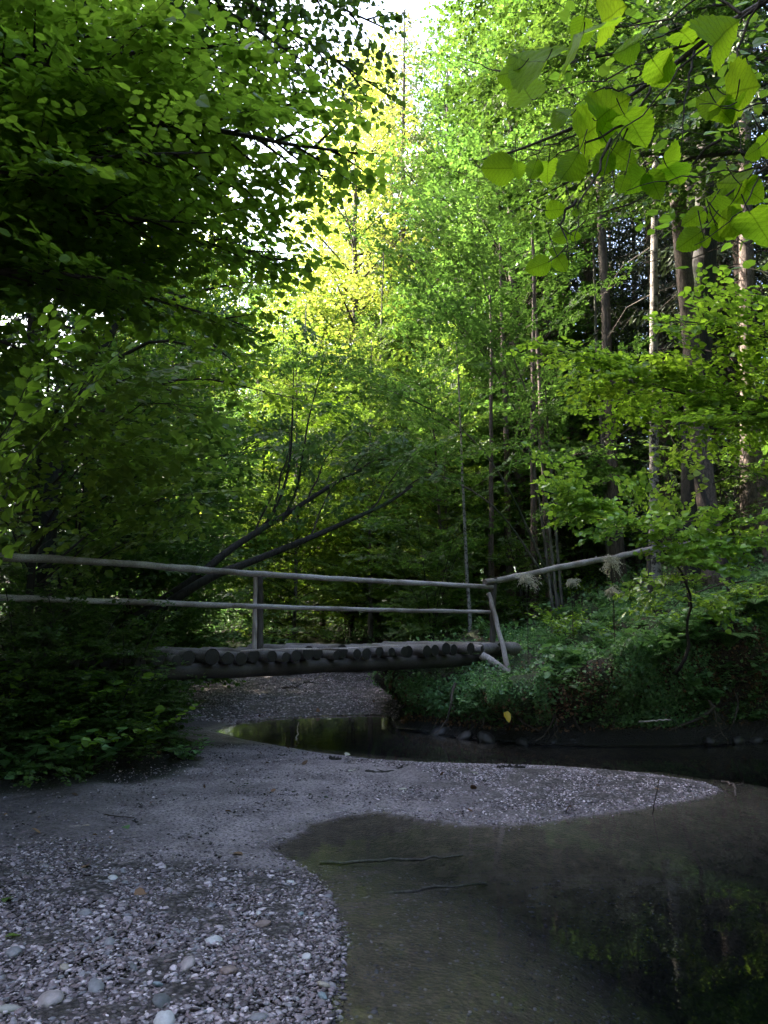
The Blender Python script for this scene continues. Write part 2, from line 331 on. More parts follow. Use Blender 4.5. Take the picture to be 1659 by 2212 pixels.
M['post_dark'] = woodmat('dark_post', (.03, .025, .02), (.09, .075, .065), (30, 30, 2))
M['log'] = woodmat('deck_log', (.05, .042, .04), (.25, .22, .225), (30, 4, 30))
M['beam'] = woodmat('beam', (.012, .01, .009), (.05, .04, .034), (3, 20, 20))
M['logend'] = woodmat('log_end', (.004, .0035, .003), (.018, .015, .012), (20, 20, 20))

# ground sheet: silt, gravel, forest soil and moss by zone attribute
def groundmat():
    m, nt, out, N, L = mat('ground')
    at = N('ShaderNodeAttribute', attribute_name='zone'); sep = N('ShaderNodeSeparateColor'); L(at.outputs['Color'], sep.inputs[0])
    tc = N('ShaderNodeTexCoord'); pos = tc.outputs['Object']
    def noise(s, d=5., r=.6):
        n = N('ShaderNodeTexNoise', Scale=s, Detail=d, Roughness=r); L(pos, n.inputs['Vector']); return n.outputs[0]
    def mix(f, a, b):
        x = N('ShaderNodeMix', data_type='RGBA'); L(f, x.inputs[0])
        for s, i in ((a, 6), (b, 7)):
            if isinstance(s, tuple): x.inputs[i].default_value = (*s, 1)
            else: L(s, x.inputs[i])
        return x.outputs[2]
    n1 = noise(3.2, 6); n2 = noise(45., 6, .75); n3 = noise(1.1, 3)
    silt = ramp(N, [(.3, (.18, .145, .155)), (.5, (.31, .255, .27)), (.7, (.42, .35, .365))]); L(n1, silt.inputs[0])
    sp = ramp(N, [(.40, (.22, .2, .2)), (.5, (1, 1, 1)), (.66, (1.35, 1.33, 1.3))]); L(n2, sp.inputs[0])
    sm = N('ShaderNodeMix', data_type='RGBA', blend_type='MULTIPLY'); sm.inputs[0].default_value = 1; L(silt.outputs[0], sm.inputs[6]); L(sp.outputs[0], sm.inputs[7])
    vo = N('ShaderNodeTexVoronoi', Scale=38.0); L(pos, vo.inputs['Vector'])
    gr = ramp(N, [(0, (.04, .03, .03)), (.5, (.12, .10, .10)), (.85, (.2, .17, .17)), (1, (.34, .3, .3))]); L(vo.outputs['Color'], gr.inputs[0])
    vd = ramp(N, [(.2, (1, 1, 1)), (.7, (.25, .22, .22))]); L(vo.outputs['Distance'], vd.inputs[0])
    gm = N('ShaderNodeMix', data_type='RGBA', blend_type='MULTIPLY'); gm.inputs[0].default_value = 1; L(gr.outputs[0], gm.inputs[6]); L(vd.outputs[0], gm.inputs[7])
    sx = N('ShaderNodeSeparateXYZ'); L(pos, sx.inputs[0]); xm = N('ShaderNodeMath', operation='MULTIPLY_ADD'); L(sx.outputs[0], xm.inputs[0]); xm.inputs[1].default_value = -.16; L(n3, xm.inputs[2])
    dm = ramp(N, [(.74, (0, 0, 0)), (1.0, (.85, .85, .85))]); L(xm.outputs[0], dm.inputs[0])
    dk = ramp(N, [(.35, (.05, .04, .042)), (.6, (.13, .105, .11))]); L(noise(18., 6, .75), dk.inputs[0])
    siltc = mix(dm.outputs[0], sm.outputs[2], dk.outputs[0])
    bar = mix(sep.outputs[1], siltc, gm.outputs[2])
    soil = ramp(N, [(.3, (.018, .012, .008)), (.6, (.05, .034, .022)), (.8, (.09, .055, .035))]); L(noise(14., 6, .7), soil.inputs[0])
    moss = ramp(N, [(.3, (.014, .028, .008)), (.7, (.06, .10, .02))]); L(noise(22., 6, .7), moss.inputs[0])
    mf = ramp(N, [(.44, (0, 0, 0)), (.58, (1, 1, 1))]); L(noise(1.6, 4), mf.inputs[0])
    bank = mix(mf.outputs[0], soil.outputs[0], moss.outputs[0])
    c = mix(sep.outputs[0], bar, bank)
    szb = N('ShaderNodeSeparateXYZ'); L(pos, szb.inputs[0]); undercut_shade = N('ShaderNodeMapRange'); undercut_shade.inputs[1].default_value = .15; undercut_shade.inputs[2].default_value = .6; undercut_shade.inputs[3].default_value = 1; undercut_shade.inputs[4].default_value = 0; L(szb.outputs[2], undercut_shade.inputs[0])
    um = N('ShaderNodeMath', operation='MULTIPLY'); L(undercut_shade.outputs[0], um.inputs[0]); L(sep.outputs[0], um.inputs[1])
    c = mix(um.outputs[0], c, (.010, .008, .006))  # wet soil low on the bank, undercut's shade painted into its colour
    # bed under the pool: olive silt with dark stones
    bd = ramp(N, [(.3, (.07, .055, .036)), (.55, (.17, .135, .09)), (.8, (.27, .22, .15))]); L(noise(9., 7, .75), bd.inputs[0])
    c = mix(sep.outputs[2], c, bd.outputs[0])
    sz = N('ShaderNodeSeparateXYZ'); L(pos, sz.inputs[0])
    wet = N('ShaderNodeMapRange'); wet.inputs[1].default_value = .012; wet.inputs[2].default_value = .04; wet.inputs[3].default_value = .22; wet.inputs[4].default_value = .75; L(sz.outputs[2], wet.inputs[0])
    p = N('ShaderNodeBsdfPrincipled'); L(c, p.inputs['Base Color']); L(wet.outputs[0], p.inputs['Roughness'])
    add = N('ShaderNodeMath', operation='ADD'); L(n2, add.inputs[0]); L(vo.outputs['Distance'], add.inputs[1])
    b = N('ShaderNodeBump', Strength=.9, Distance=.03); L(add.outputs[0], b.inputs['Height']); L(b.outputs[0], p.inputs['Normal'])
    L(p.outputs[0], out.inputs[0]); return m
def grid_axis(lo, hi, step, far0, far1, gr=1.16):
    a = list(np.arange(lo, hi+1e-6, step)); s = step
    while a[-1] < far1: s *= gr; a.append(a[-1]+s)
    s = step; b = [lo]
    while b[-1] > far0: s *= gr; b.append(b[-1]-s)
    return np.array(b[1:][::-1]+a)
def build_ground():
    xs = grid_axis(-6.5, 9, .07, -180, 180); ys = grid_axis(1.8, 16, .07, -60, 260)
    X, Y = np.meshgrid(xs, ys); z, dw, dc, t = height(X.ravel(), Y.ravel(), True)
    x, y = X.ravel(), Y.ravel()
    z = z+np.where(dw > .03, (fbm(x*7, y*7)*.02+fbm(x*3+50, y*3)*.02)*sstep(.03, .3, dw), 0)
    nx, ny = len(xs), len(ys); b = Buf(); X0, Y0 = x, y; sel = (x > -1) & (x < 13) & (y > 8.3) & (y < 17); a_, b_ = lip(x[sel], y[sel]); x = x.copy(); y = y.copy(); x[sel] += a_; y[sel] += b_
    i = (np.arange(ny-1)[:, None]*nx+np.arange(nx-1)[None]).ravel()
    b.add(np.stack([x, y, z], 1), np.stack([i, i+1, i+nx+1, i+nx], 1))
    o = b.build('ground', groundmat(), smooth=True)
    x, y = X0, Y0
    gv = np.maximum(sstep(0, .35, 5.35-y+.5*fbm(x*1.2, y)), np.maximum(sstep(-.3, 1.6, x+.7*fbm(x*1.5, y*1.5))*(y < 10.5), sstep(12.5, 13.2, y)))
    gv = gv*(1-.8*(1-sstep(.0, .12, dw))*(y > 5.2)*(y < 12))
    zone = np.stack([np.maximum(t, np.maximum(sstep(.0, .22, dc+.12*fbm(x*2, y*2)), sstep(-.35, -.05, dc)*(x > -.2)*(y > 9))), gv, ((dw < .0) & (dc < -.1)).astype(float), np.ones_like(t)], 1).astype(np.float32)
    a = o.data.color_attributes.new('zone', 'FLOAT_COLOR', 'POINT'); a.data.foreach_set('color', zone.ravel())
    tag(o, kind='structure'); return o
def build_water():
    b = Buf(); x0, x1, y0, y1 = -9, 24, -10, 24
    v = [[x0, y0, 0], [x1, y0, 0], [x1, y1, 0], [x0, y1, 0]]; v += [[a, c, -2.2] for a, c, _ in v]
    b.add(v, [[0, 1, 2, 3], [7, 6, 5, 4], [0, 4, 5, 1], [1, 5, 6, 2], [2, 6, 7, 3], [3, 7, 4, 0]])
    m, nt, out, N, L = mat('water')
    tc = N('ShaderNodeTexCoord'); mp = N('ShaderNodeMapping'); L(tc.outputs['Object'], mp.inputs[0]); mp.inputs['Scale'].default_value = (1, 2.2, 1)
    n = N('ShaderNodeTexNoise', Scale=3.0, Detail=3.0); L(mp.outputs[0], n.inputs['Vector'])
    bp = N('ShaderNodeBump', Strength=.05, Distance=.02); L(n.outputs[0], bp.inputs['Height'])
    fr = N('ShaderNodeFresnel', IOR=1.333); L(bp.outputs[0], fr.inputs['Normal'])
    gl = N('ShaderNodeBsdfGlossy', Roughness=.03); L(bp.outputs[0], gl.inputs['Normal'])
    tr = N('ShaderNodeBsdfTransparent'); mx = N('ShaderNodeMixShader'); L(fr.outputs[0], mx.inputs[0]); L(tr.outputs[0], mx.inputs[1]); L(gl.outputs[0], mx.inputs[2])
    L(mx.outputs[0], out.inputs['Surface'])
    ab = N('ShaderNodeVolumeAbsorption', Density=3.2); ab.inputs['Color'].default_value = (.52, .56, .60, 1); L(ab.outputs[0], out.inputs['Volume'])
    o = b.build('water', m); tag(o, kind='structure')
build_ground(); build_water()

# ------------------------------------------------------------------ stones
def ico():
    g = (1+5**.5)/2
    v = np.array([[-1, g, 0], [1, g, 0], [-1, -g, 0], [1, -g, 0], [0, -1, g], [0, 1, g], [0, -1, -g], [0, 1, -g], [g, 0, -1], [g, 0, 1], [-g, 0, -1], [-g, 0, 1]], float)
    f = [[0, 11, 5], [0, 5, 1], [0, 1, 7], [0, 7, 10], [0, 10, 11], [1, 5, 9], [5, 11, 4], [11, 10, 2], [10, 7, 6], [7, 1, 8], [3, 9, 4], [3, 4, 2], [3, 2, 6], [3, 6, 8], [3, 8, 9], [4, 9, 5], [2, 4, 11], [6, 2, 10], [8, 6, 7], [9, 8, 1]]
    return nrm(v), f
def subdiv(v, f):
    v = [tuple(a) for a in v]; c = {}; nf = []
    def mid(a, b):
        k = (min(a, b), max(a, b))
        if k not in c: v.append(tuple(nrm(np.array(v[a])+np.array(v[b])))); c[k] = len(v)-1
        return c[k]
    for a, b, d in f:
        x, y, z = mid(a, b), mid(b, d), mid(d, a); nf += [[a, x, z], [b, y, x], [d, z, y], [x, y, z]]
    return np.array(v), nf
IV, IF = ico(); SV, SF = subdiv(IV, IF); TV, TF = subdiv(SV, SF)
tri4 = lambda f: np.array([[a, b, c, c] for a, b, c in f])
def stones(rng, x, y, z, s, tv, tf, flat=.5, jit=.22):
    n = len(x); sh = np.stack([s*(.7+.6*rng.rand(n)), s*(.55+.45*rng.rand(n)), s*flat*(.6+.6*rng.rand(n))], 1)
    v = tv[None]*(1+(rng.rand(n, len(tv), 1)-.5)*jit)*sh[:, None]
    tx = rng.randn(n)*.25; v[:, :, 2] += v[:, :, 0]*tx[:, None]
    a = rng.rand(n)*6.283; c, s_ = np.cos(a)[:, None], np.sin(a)[:, None]
    v = np.stack([v[:, :, 0]*c-v[:, :, 1]*s_, v[:, :, 0]*s_+v[:, :, 1]*c, v[:, :, 2]], 2)+np.stack([x, y, z], 1)[:, None]
    f = tri4(tf); b = Buf(); b.add(v, (f[None]+(np.arange(n)*len(tv))[:, None, None]).reshape(-1, 4)); return b
def stonemat(name='stone', k=1.0, sat=1.0):
    m, nt, out, N, L = mat(name)
    g = N('ShaderNodeNewGeometry')
    C = [(0, (.04, .032, .034)), (.2, (.085, .07, .075)), (.38, (.15, .13, .14)), (.5, (.18, .14, .14)), (.62, (.24, .21, .22)), (.74, (.19, .20, .21)), (.85, (.36, .32, .33)), (.95, (.46, .42, .43)), (1, (.66, .62, .63))]
    r = ramp(N, [(p, (min(1, c[0]*k*1.03), min(1, c[1]*k*.95), min(1, c[2]*k*.99))) for p, c in C]); L(g.outputs['Random Per Island'], r.inputs[0])
    tc = N('ShaderNodeTexCoord'); nz = N('ShaderNodeTexNoise', Scale=60.0, Detail=5.0); L(tc.outputs['Object'], nz.inputs['Vector'])
    r2 = ramp(N, [(.3, (.55, .55, .55)), (.7, (1.25, 1.22, 1.2))]); L(nz.outputs[0], r2.inputs[0])
    mm = N('ShaderNodeMix', data_type='RGBA', blend_type='MULTIPLY'); mm.inputs[0].default_value = 1; L(r.outputs[0], mm.inputs[6]); L(r2.outputs[0], mm.inputs[7])
    p = N('ShaderNodeBsdfPrincipled', Roughness=.55); L(mm.outputs[2], p.inputs['Base Color'])
    b = N('ShaderNodeBump', Strength=.3, Distance=.004); L(nz.outputs[0], b.inputs['Height']); L(b.outputs[0], p.inputs['Normal']); L(p.outputs[0], out.inputs[0]); return m
M['stone'] = stonemat(k=.95); M['spit_stone'] = stonemat('spit_stone', 1.35); M['bed_stone'] = stonemat('bed_stone', .42)
def scatter(rng, n, x0, x1, y0, y1, keep):
    x = x0+(x1-x0)*rng.rand(n); y = y0+(y1-y0)*rng.rand(n); z, dw, dc, t = height(x, y, True); k = keep(x, y, z, dw, dc, t)
    return x[k], y[k], z[k]
def gravels():
    rng = np.random.RandomState(3)
    # near bank, fine to coarse
    edge = lambda x, y: y < 5.25+.5*fbm(x*1.3, y*1.3)-.06*(x+2)**2+.16*rng.randn(len(x))*(1+1.2*(rng.rand(len(x)) < .3))
    x, y, z = scatter(rng, 84000, -3.9, .5, 2.4, 5.7, lambda x, y, z, dw, dc, t: (dw > -.02-.03*rng.rand(len(x))) & (t < .5) & edge(x, y))
    s = .005+.013*rng.rand(len(x))**2.2; s *= np.where(y < 4.2, 1.1, .85)
    stones(rng, x, y, z+s*.22, s, IV, IF, .42, .45).build('gravel', M['stone'], smooth=True)['kind'] = 'stuff'
    x, y, z = scatter(rng, 9000, -3.6, .4, 2.4, 5.2, lambda x, y, z, dw, dc, t: (dw > -.01) & (t < .5) & edge(x, y))
    s = .008+.019*rng.rand(len(x))**3
    stones(rng, x, y, z+s*.2, s, SV, SF, .42, .34).build('pebbles', M['stone'], smooth=True)['kind'] = 'stuff'
    # spit
    x, y, z = scatter(rng, 60000, -2.6, 3.6, 5.7, 9.3, lambda x, y, z, dw, dc, t: (dw > .03) & (t < .3) & (rng.rand(len(x)) < sstep(-.8, 1.4, x+.8*fbm(x*1.5, y*1.5))*.85+.05))
    s = .006+.009*rng.rand(len(x))**1.5
    stones(rng, x, y, z+s*.1, s, IV, IF, .5).build('spit_gravel', M['spit_stone'], smooth=True)['kind'] = 'stuff'
    x, y, z = scatter(rng, 12000, -4.5, 1.2, 4.8, 10.5, lambda x, y, z, dw, dc, t: (dw > .06) & (t < .3))
    s = .004+.012*rng.rand(len(x))**3
    stones(rng, x, y, z+s*.1, s, IV, IF, .5).build('silt_pebbles', M['stone'], smooth=True)['kind'] = 'stuff'
    x, y, z = scatter(rng, 5000, -4.5, 1.2, 4.6, 10.5, lambda x, y, z, dw, dc, t: (dw > .1) & (t < .3) & (fbm(x*1.2+3, y*1.2) > -.05))
    s = .005+.014*rng.rand(len(x))**2.5
    stones(rng, x, y, z, s, IV, IF, .4, .6).build('mud_clods', M['bark_dark'], smooth=True)['kind'] = 'stuff'
    # pebbles strung along the water's edge
    x, y, z = scatter(rng, 90000, -2.6, 4.2, 2.3, 9.3, lambda x, y, z, dw, dc, t: (np.abs(dw) < .035+.05*rng.rand(len(x))**2) & (t < .3) & (rng.rand(len(x)) < np.where(y > 8.4, .9, .35+.6*fbm(x*1.7, y*1.7))))
    s = .004+.011*rng.rand(len(x))**2
    stones(rng, x, y, z+s*.1, s, IV, IF, .5).build('shore_pebbles', M['stone'], smooth=True)['kind'] = 'stuff'
    # far bar under the bridge
    x, y, z = scatter(rng, 42000, -6, 1.5, 12.6, 24, lambda x, y, z, dw, dc, t: (dw > .02) & (t < .3))
    s = .011+.02*rng.rand(len(x))**2
    stones(rng, x, y, z+s*.1, s, IV, IF, .5).build('far_gravel', M['spit_stone'], smooth=True)['kind'] = 'stuff'
    # bed stones under the near pool
    x, y, z = scatter(rng, 5000, -.6, 2.2, 2.2, 5.6, lambda x, y, z, dw, dc, t: (dw < -.05) & (dw > -1.6))
    s = .005+.014*rng.rand(len(x))**2.5
    stones(rng, x, y, z-s*.1, s, IV, IF, .4).build('bed_gravel', M['bed_stone'], smooth=True)['kind'] = 'stuff'
gravels()
def single_mat(name, col):
    m, nt, out, N, L = mat(name); tc = N('ShaderNodeTexCoord'); nz = N('ShaderNodeTexNoise', Scale=22.0, Detail=7.0, Roughness=.7); L(tc.outputs['Object'], nz.inputs['Vector'])
    r = ramp(N, [(.3, tuple(c*.6 for c in col)), (.7, tuple(min(1, c*1.2) for c in col))]); L(nz.outputs[0], r.inputs[0])
    p = N('ShaderNodeBsdfPrincipled', Roughness=.6); L(r.outputs[0], p.inputs['Base Color']); b = N('ShaderNodeBump', Strength=.4, Distance=.006); L(nz.outputs[0], b.inputs['Height']); L(b.outputs[0], p.inputs['Normal']); L(p.outputs[0], out.inputs[0]); return m
SC = {'pink': (.30, .255, .25), 'grey': (.2, .19, .2), 'pale': (.46, .44, .44), 'blue': (.2, .24, .26), 'tan': (.33, .28, .23), 'dark': (.10, .10, .105), 'buff': (.3, .28, .25), 'red': (.20, .145, .13)}
for k in SC: SC[k] = single_mat(k+'_stone', SC[k])
BIG = [(108, 2152, 36, 'pink', 'largest rounded pinkish stone, low in the left corner of the gravel'), (16, 2172, 26, 'buff', 'buff stone cut by the left picture edge beside the big pink one'),
       (208, 2124, 26, 'grey', 'rounded light grey stone just right of the big pink one'), (355, 2200, 30, 'pale', 'white elongated stone at the very bottom of the gravel'),
       (402, 2078, 24, 'pink', 'pink flat stone right of centre among the grey gravel'), (352, 2158, 22, 'dark', 'dark grey stone above the white stone at the bottom edge'),
       (462, 2026, 18, 'pale', 'narrow white stone lying slanted above the pink flat stone'), (560, 1968, 12, 'pale', 'small bright white stone beside a dark hollow in the gravel'),
       (565, 1990, 18, 'red', 'reddish brown stone just below the small white one'), (745, 2146, 20, 'blue', 'pale blue stone near the water edge at the bottom'),
       (183, 1968, 22, 'grey', 'flat grey slab lying midway on the left gravel'), (236, 2030, 20, 'grey', 'grey wedge stone between the flat slab and the pink stone'),
       (493, 2090, 22, 'red', 'brownish pink wide stone near the middle of the gravel'), (650, 1967, 12, 'blue', 'small bluish stone upright near the right gravel edge'),
       (342, 2118, 12, 'blue', 'small bright blue stone above the dark one'), (628, 1900, 10, 'pale', 'white stone at the tip where gravel meets the shallow pool'),
       (243, 1892, 18, 'pale', 'light flat stone at the upper edge of the near gravel'), (560, 2190, 20, 'grey', 'grey flat stone at the bottom right of the gravel'),
       (660, 2060, 16, 'pale', 'light stone leaning near the shore of the dark pool'), (30, 2050, 24, 'grey', 'grey stone half buried beside the left edge'), (140, 2080, 15, 'tan', 'tan stone above the big pink one'),
       (700, 2120, 16, 'tan', 'tan stone on the shoreline beside the blue one'), (290, 2080, 16, 'dark', 'dark rounded stone between the pink and the grey ones')]
def big_stones():
    rng = np.random.RandomState(12)
    for u, v, r, c, lab in BIG:
        u = min(u, 700) if v > 2100 else u
        x, y = G(u, v, .1); z = hz(x, y); s = .85*r/F*math.hypot(y, 1.5)
        x, y = G(u, v, z+.02); z = hz(x, y)
        b = stones(rng, np.array([0.]), np.array([0.]), np.array([0.]), np.array([s]), TV, TF, .5, .2)
        o = b.build('stone', SC[c], smooth=True); o.location = (x, y, z+s*.1); o.rotation_euler = (rng.randn()*.25, rng.randn()*.25, 0); tag(o, lab, 'stone', 'larger stones on the gravel')
big_stones()

# ------------------------------------------------------------------ bridge
def rough_tube(b, rng, pts, r0, r1, n=12, m=0, k=14, wob=.16, bend=.014):
    c = curve(pts, k); L_ = len(c); c[1:-1] += rng.randn(L_-2, 3)*bend*.4
    b.tube(c, np.linspace(r0, r1, L_)*(1+rng.randn(L_)*.05), n, m, True, wob, rng)
    for i in range(max(1, L_//5)):
        a = c[rng.randint(1, L_-1)]; d = nrm(rng.randn(3)); b.tube([a, a+d*r0*1.5], [r0*.45, r0*.2], 6, m, True)
def bridge():
    rng = np.random.RandomState(8)
    A = P(300, 1408, 8.75); Bp = P(1075, 1408, 12.6)           # deck line, near side
    root = empty('footbridge', (0, 0, 0)); tag(root, 'weathered log footbridge with pole railing crossing the gravel stream', 'footbridge')
    a = np.array([A[0], A[1]]); d = nrm(np.array([Bp[0], Bp[1]])-a); nrm2 = np.array([-d[1], d[0]])   # away from the viewer
    ZT = 1.27; ln = np.linalg.norm(np.array([Bp[0], Bp[1]])-a)
    pt = lambda s, o, z: np.array([*(a+d*s+nrm2*o), z])
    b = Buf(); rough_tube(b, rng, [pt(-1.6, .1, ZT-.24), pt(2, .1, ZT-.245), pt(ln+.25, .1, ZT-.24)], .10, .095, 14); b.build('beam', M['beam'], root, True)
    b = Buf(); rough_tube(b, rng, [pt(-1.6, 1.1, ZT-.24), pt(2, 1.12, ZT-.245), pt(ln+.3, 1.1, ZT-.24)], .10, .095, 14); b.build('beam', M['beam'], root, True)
    s = -1.5
    while s < ln+.05:
        r = .058+.034*rng.rand(); z = ZT-.15+r*.9+.012*rng.randn()+rng.randn()*.006
        b = Buf(); o0 = -.06+rng.randn()*.06
        c = np.array([pt(s+r, o0, z), pt(s+r+rng.randn()*.01, .6, z+.005), pt(s+r+rng.randn()*.02, 1.35, z)])
        b.tube(curve(c, 7), r*(1+rng.randn(7)*.03), 11, 0, False, .1, rng)
        for e in (0, -1):                                         # sawn ends
            cc = c[e]; T = nrm(c[1]-c[0]); U = nrm(np.cross(T, (0, 0, 1))); V = np.cross(T, U)
            an = np.arange(11)*2*math.pi/11; ring = cc+r*.99*(np.cos(an)[:, None]*U+np.sin(an)[:, None]*V)
            ctr = cc+T*(-.012 if e == 0 else .012)
            f = [[(j+1) % 11, j, 11, 11] if e == 0 else [j, (j+1) % 11, 11, 11] for j in range(11)]
            b.add(np.vstack([ring, ctr]), f, 1)
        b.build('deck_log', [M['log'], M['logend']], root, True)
        s += r*2+.02+.06*rng.rand()
    # posts and rails, near side
    def post(p0, p1, r, mt, name='rail_post'):
        b = Buf(); rough_tube(b, rng, [p0, (np.array(p0)+p1)/2, p1], r, r*.9, 10, k=9, bend=.006); return b.build(name, mt, root, True)
    Yp = 10.05
    post(P(549, 1457, Yp), P(552, 1246, Yp), .031, M['post']); post(P(562, 1420, Yp+.14), P(560, 1240, Yp+.14), .05, M['post_dark'])
    post(P(1062, 1450, 12.5), P(1068, 1248, 12.5), .048, M['post_dark'])
    b = Buf(); rough_tube(b, rng, [P(1100, 1458, 12.1), P(1080, 1370, 12.25), P(1055, 1281, 12.4)], .042, .034, 10, bend=.012); b.build('brace', M['post'], root, True)
    b = Buf(); rough_tube(b, rng, [P(1040, 1414, 12.2), P(1066, 1430, 12.15), P(1096, 1452, 12.1)], .062, .05, 10); b.build('strut', M['post'], root, True)
    b = Buf(); rough_tube(b, rng, [P(-130, 1196, 7.3), P(230, 1215, 8.55), P(560, 1240, 10.0), P(800, 1254, 11.2), P(1064, 1268, 12.45)], .043, .033, 12, k=30, bend=.006); b.build('top_rail', M['rail'], root, True)
    b = Buf(); rough_tube(b, rng, [P(-130, 1286, 7.3), P(230, 1299, 8.55), P(560, 1310, 10.0), P(800, 1317, 11.2), P(1058, 1322, 12.45)], .036, .028, 12, k=30, bend=.006); b.build('lower_rail', M['rail'], root, True)
    # far-side heavy log where the deck meets the bank
    b = Buf(); rough_tube(b, rng, [pt(ln-.5, -.1, ZT-.07), pt(ln+.1, 0, ZT-.07), pt(ln+.5, .05, ZT-.1)], .085, .105, 14); b.build('sill_log', M['log'], root, True)
    # handrail of the path climbing the bank
    h = empty('path_handrail', (0, 0, 0)); tag(h, 'single pole handrail climbing the right bank from the bridge corner', 'handrail')
    b = Buf(); rough_tube(b, rng, [P(1047, 1258, 12.35), P(1130, 1243, 12.9), P(1240, 1219, 13.5), P(1330, 1203, 14.1), P(1425, 1184, 14.6), P(1560, 1165, 15.4)], .05, .055, 12, k=26, bend=.012); b.build('rail', M['rail'], h, True)
    e = P(1404, 1192, 14.5); b = Buf(); rough_tube(b, rng, [(e[0], e[1]+.1, hz(e[0], e[1])-.2), (e[0], e[1]+.1, e[2]+.02)], .05, .045, 10, k=6); b.build('rail_post', M['post_dark'], h, True)
bridge()

# ------------------------------------------------------------------ trees: archetypes
SKY_UP = (0, 0, 1)
def trunk_path(rng, H, lean=(0, 0), wob=.02, n=16):
    t = np.linspace(0, 1, n); w = np.cumsum(rng.randn(n, 2), 0)*wob*H/n
    return np.stack([lean[0]*t**1.4+w[:, 0], lean[1]*t**1.4+w[:, 1], t*H-.3*(t == 0)], 1)
def at_path(p, t):
    x = t*(len(p)-1); j = min(int(x), len(p)-2); return p[j]+(p[j+1]-p[j])*(x-j)
def tree(name, rng, H, r, nl, hmin, L0, leaf, leafm, barkm, tpl=OVAL, lean=(0, 0), elev=25, sag=.3, sec=.3, dens=1., ter=.26, twigs=1, prof=None, stems=1, flop=.35, link=True, limbs=None):
    root = empty(name); tb = Buf(); cb = Buf(); lv = Leaves()
    for s in range(stems):
        ln = lean if stems == 1 else (lean[0]+H*.3*math.cos(6.28*s/stems+rng.rand()), lean[1]+H*.3*math.sin(6.28*s/stems+rng.rand()))
        Hs = H*(1 if s == 0 else .7+.3*rng.rand()); p = trunk_path(rng, Hs, ln)
        t = np.linspace(0, 1, len(p)); rr = r*(1-t)**.8*.95+r*.05; rr[0] *= 1.35; rr[1] *= 1.08
        tb.tube(p, rr, 10 if r > .06 else 6, 0, False, .06, rng)
        k = nl//stems
        for i in range(k):
            h = hmin+(1-hmin)*((i+rng.rand())/k); az = i*2.4+rng.rand()*.8+s; q = at_path(p, h)
            f = (1-h)**.65*.8+.2 if prof is None else prof(h)
            el = R(elev+35*h**2+rng.randn()*9)
            spray(rng, cb, lv, q, (math.cos(az)*math.cos(el), math.sin(az)*math.cos(el), math.sin(el)), L0*f*(.75+.5*rng.rand()), max(.006, r*.28*f), leaf, sag, sec, dens, flop, twigs, ter)
    lv.into(cb, tpl, 1, rng)
    tb.build('trunk', M[barkm], root, True); cb.build('crown', [M['twig'], M[leafm]], root)
    return root
def spruce(name, rng, H, r, nb, hmin, L0, leafm='needle', dead=0, barkm='bark_red', sprig=.19):
    root = empty(name); tb = Buf(); cb = Buf(); lv = Leaves(); p = trunk_path(rng, H, (rng.randn()*.3, rng.randn()*.3), .01)
    t = np.linspace(0, 1, len(p)); rr = r*(1-t)**.85+.02; rr[0] *= 1.4; tb.tube(p, rr, 12, 0, False, .06, rng)
    for i in range(nb):
        h = hmin+(1-hmin)*(i+rng.rand())/nb; az = i*2.39996+rng.rand()*.5; q = at_path(p, h)
        Lb = L0*((1-h)/(1-hmin))**.75*(.7+.5*rng.rand())+.3; el = R(-12+40*h)
        d = np.array([math.cos(az)*math.cos(el), math.sin(az)*math.cos(el), math.sin(el)])
        n = 6; pts = [q]; dd = d.copy()
        for k in range(n): dd = nrm(dd+np.array([0, 0, (-.16 if k < 3 else .10)])); pts.append(pts[-1]+dd*Lb/n)
        pts = np.array(pts); cb.tube(pts, np.linspace(.022, .004, n+1), 3, 0, False)
        m = int(Lb/.12)
        for j in range(m):
            tt = .15+.85*(j+.5)/m; a = at_path(pts, tt); s = 1 if j % 2 else -1; T = nrm(pts[-1]-pts[0]); Bn = nrm(np.cross((0, 0, 1), T))
            D = nrm(T*.5+Bn*s*.8+np.array([0, 0, -.45-.3*rng.rand()])); l = (.16+.42*(1-tt)*Lb*.5)*(.6+.7*rng.rand())
            k = max(2, int(l/(sprig*.42))); u = np.linspace(0, 1, k)[:, None]; pp = a+D*l*u
            pp[:, 2] -= .15*l*u[:, 0]**2; sg = np.where(np.arange(k) % 2, 1, -1)[:, None]
            A = D+np.cross(D, (0, 0, 1))*sg*.55+rng.randn(k, 3)*.2
            lv.add(pp, A, np.array([0, 0, 1.])+rng.randn(k, 3)*.4, sprig*(.7+.6*rng.rand(k)))
    for i in range(dead):
        h = .05+(hmin-.02)*rng.rand(); az = rng.rand()*6.28; q = at_path(p, h); d = np.array([math.cos(az), math.sin(az), -.15+.3*rng.rand()]); l = .6+1.6*rng.rand()
        e = q+d*l+np.array([0, 0, -.25*l]); cb.tube([q, q+d*l*.5, e], [.013, .008, .003], 3, 0, False)
        for j in range(5):
            a = q+(e-q)*(.3+.15*j); cb.tube([a, a+nrm(d+rng.randn(3)*.7)*l*.3], [.005, .002], 3, 0, False)
    lv.into(cb, NEED, 1, rng)
    tb.build('trunk', M[barkm], root, True); cb.build('crown', [M['twig'], M[leafm]], root)
    return root
used = set()
def place(proto, u, v, Y, rz, s, label, cat, group=None, z=None):
    """put a copy so its foot is on the ground below picture column u at depth Y"""
    o = proto if proto.name not in used else copy_tree(proto); used.add(proto.name)
    x = P(u, 1106, Y)[0]; o.location = (x, Y, (hz(x, Y)-.05) if z is None else z); o.rotation_euler = (0, 0, rz); o.scale = (s, s, s)
    tag(o, label, cat, group); return o
exec_stage = 3
rng = np.random.RandomState(21)
T = {}
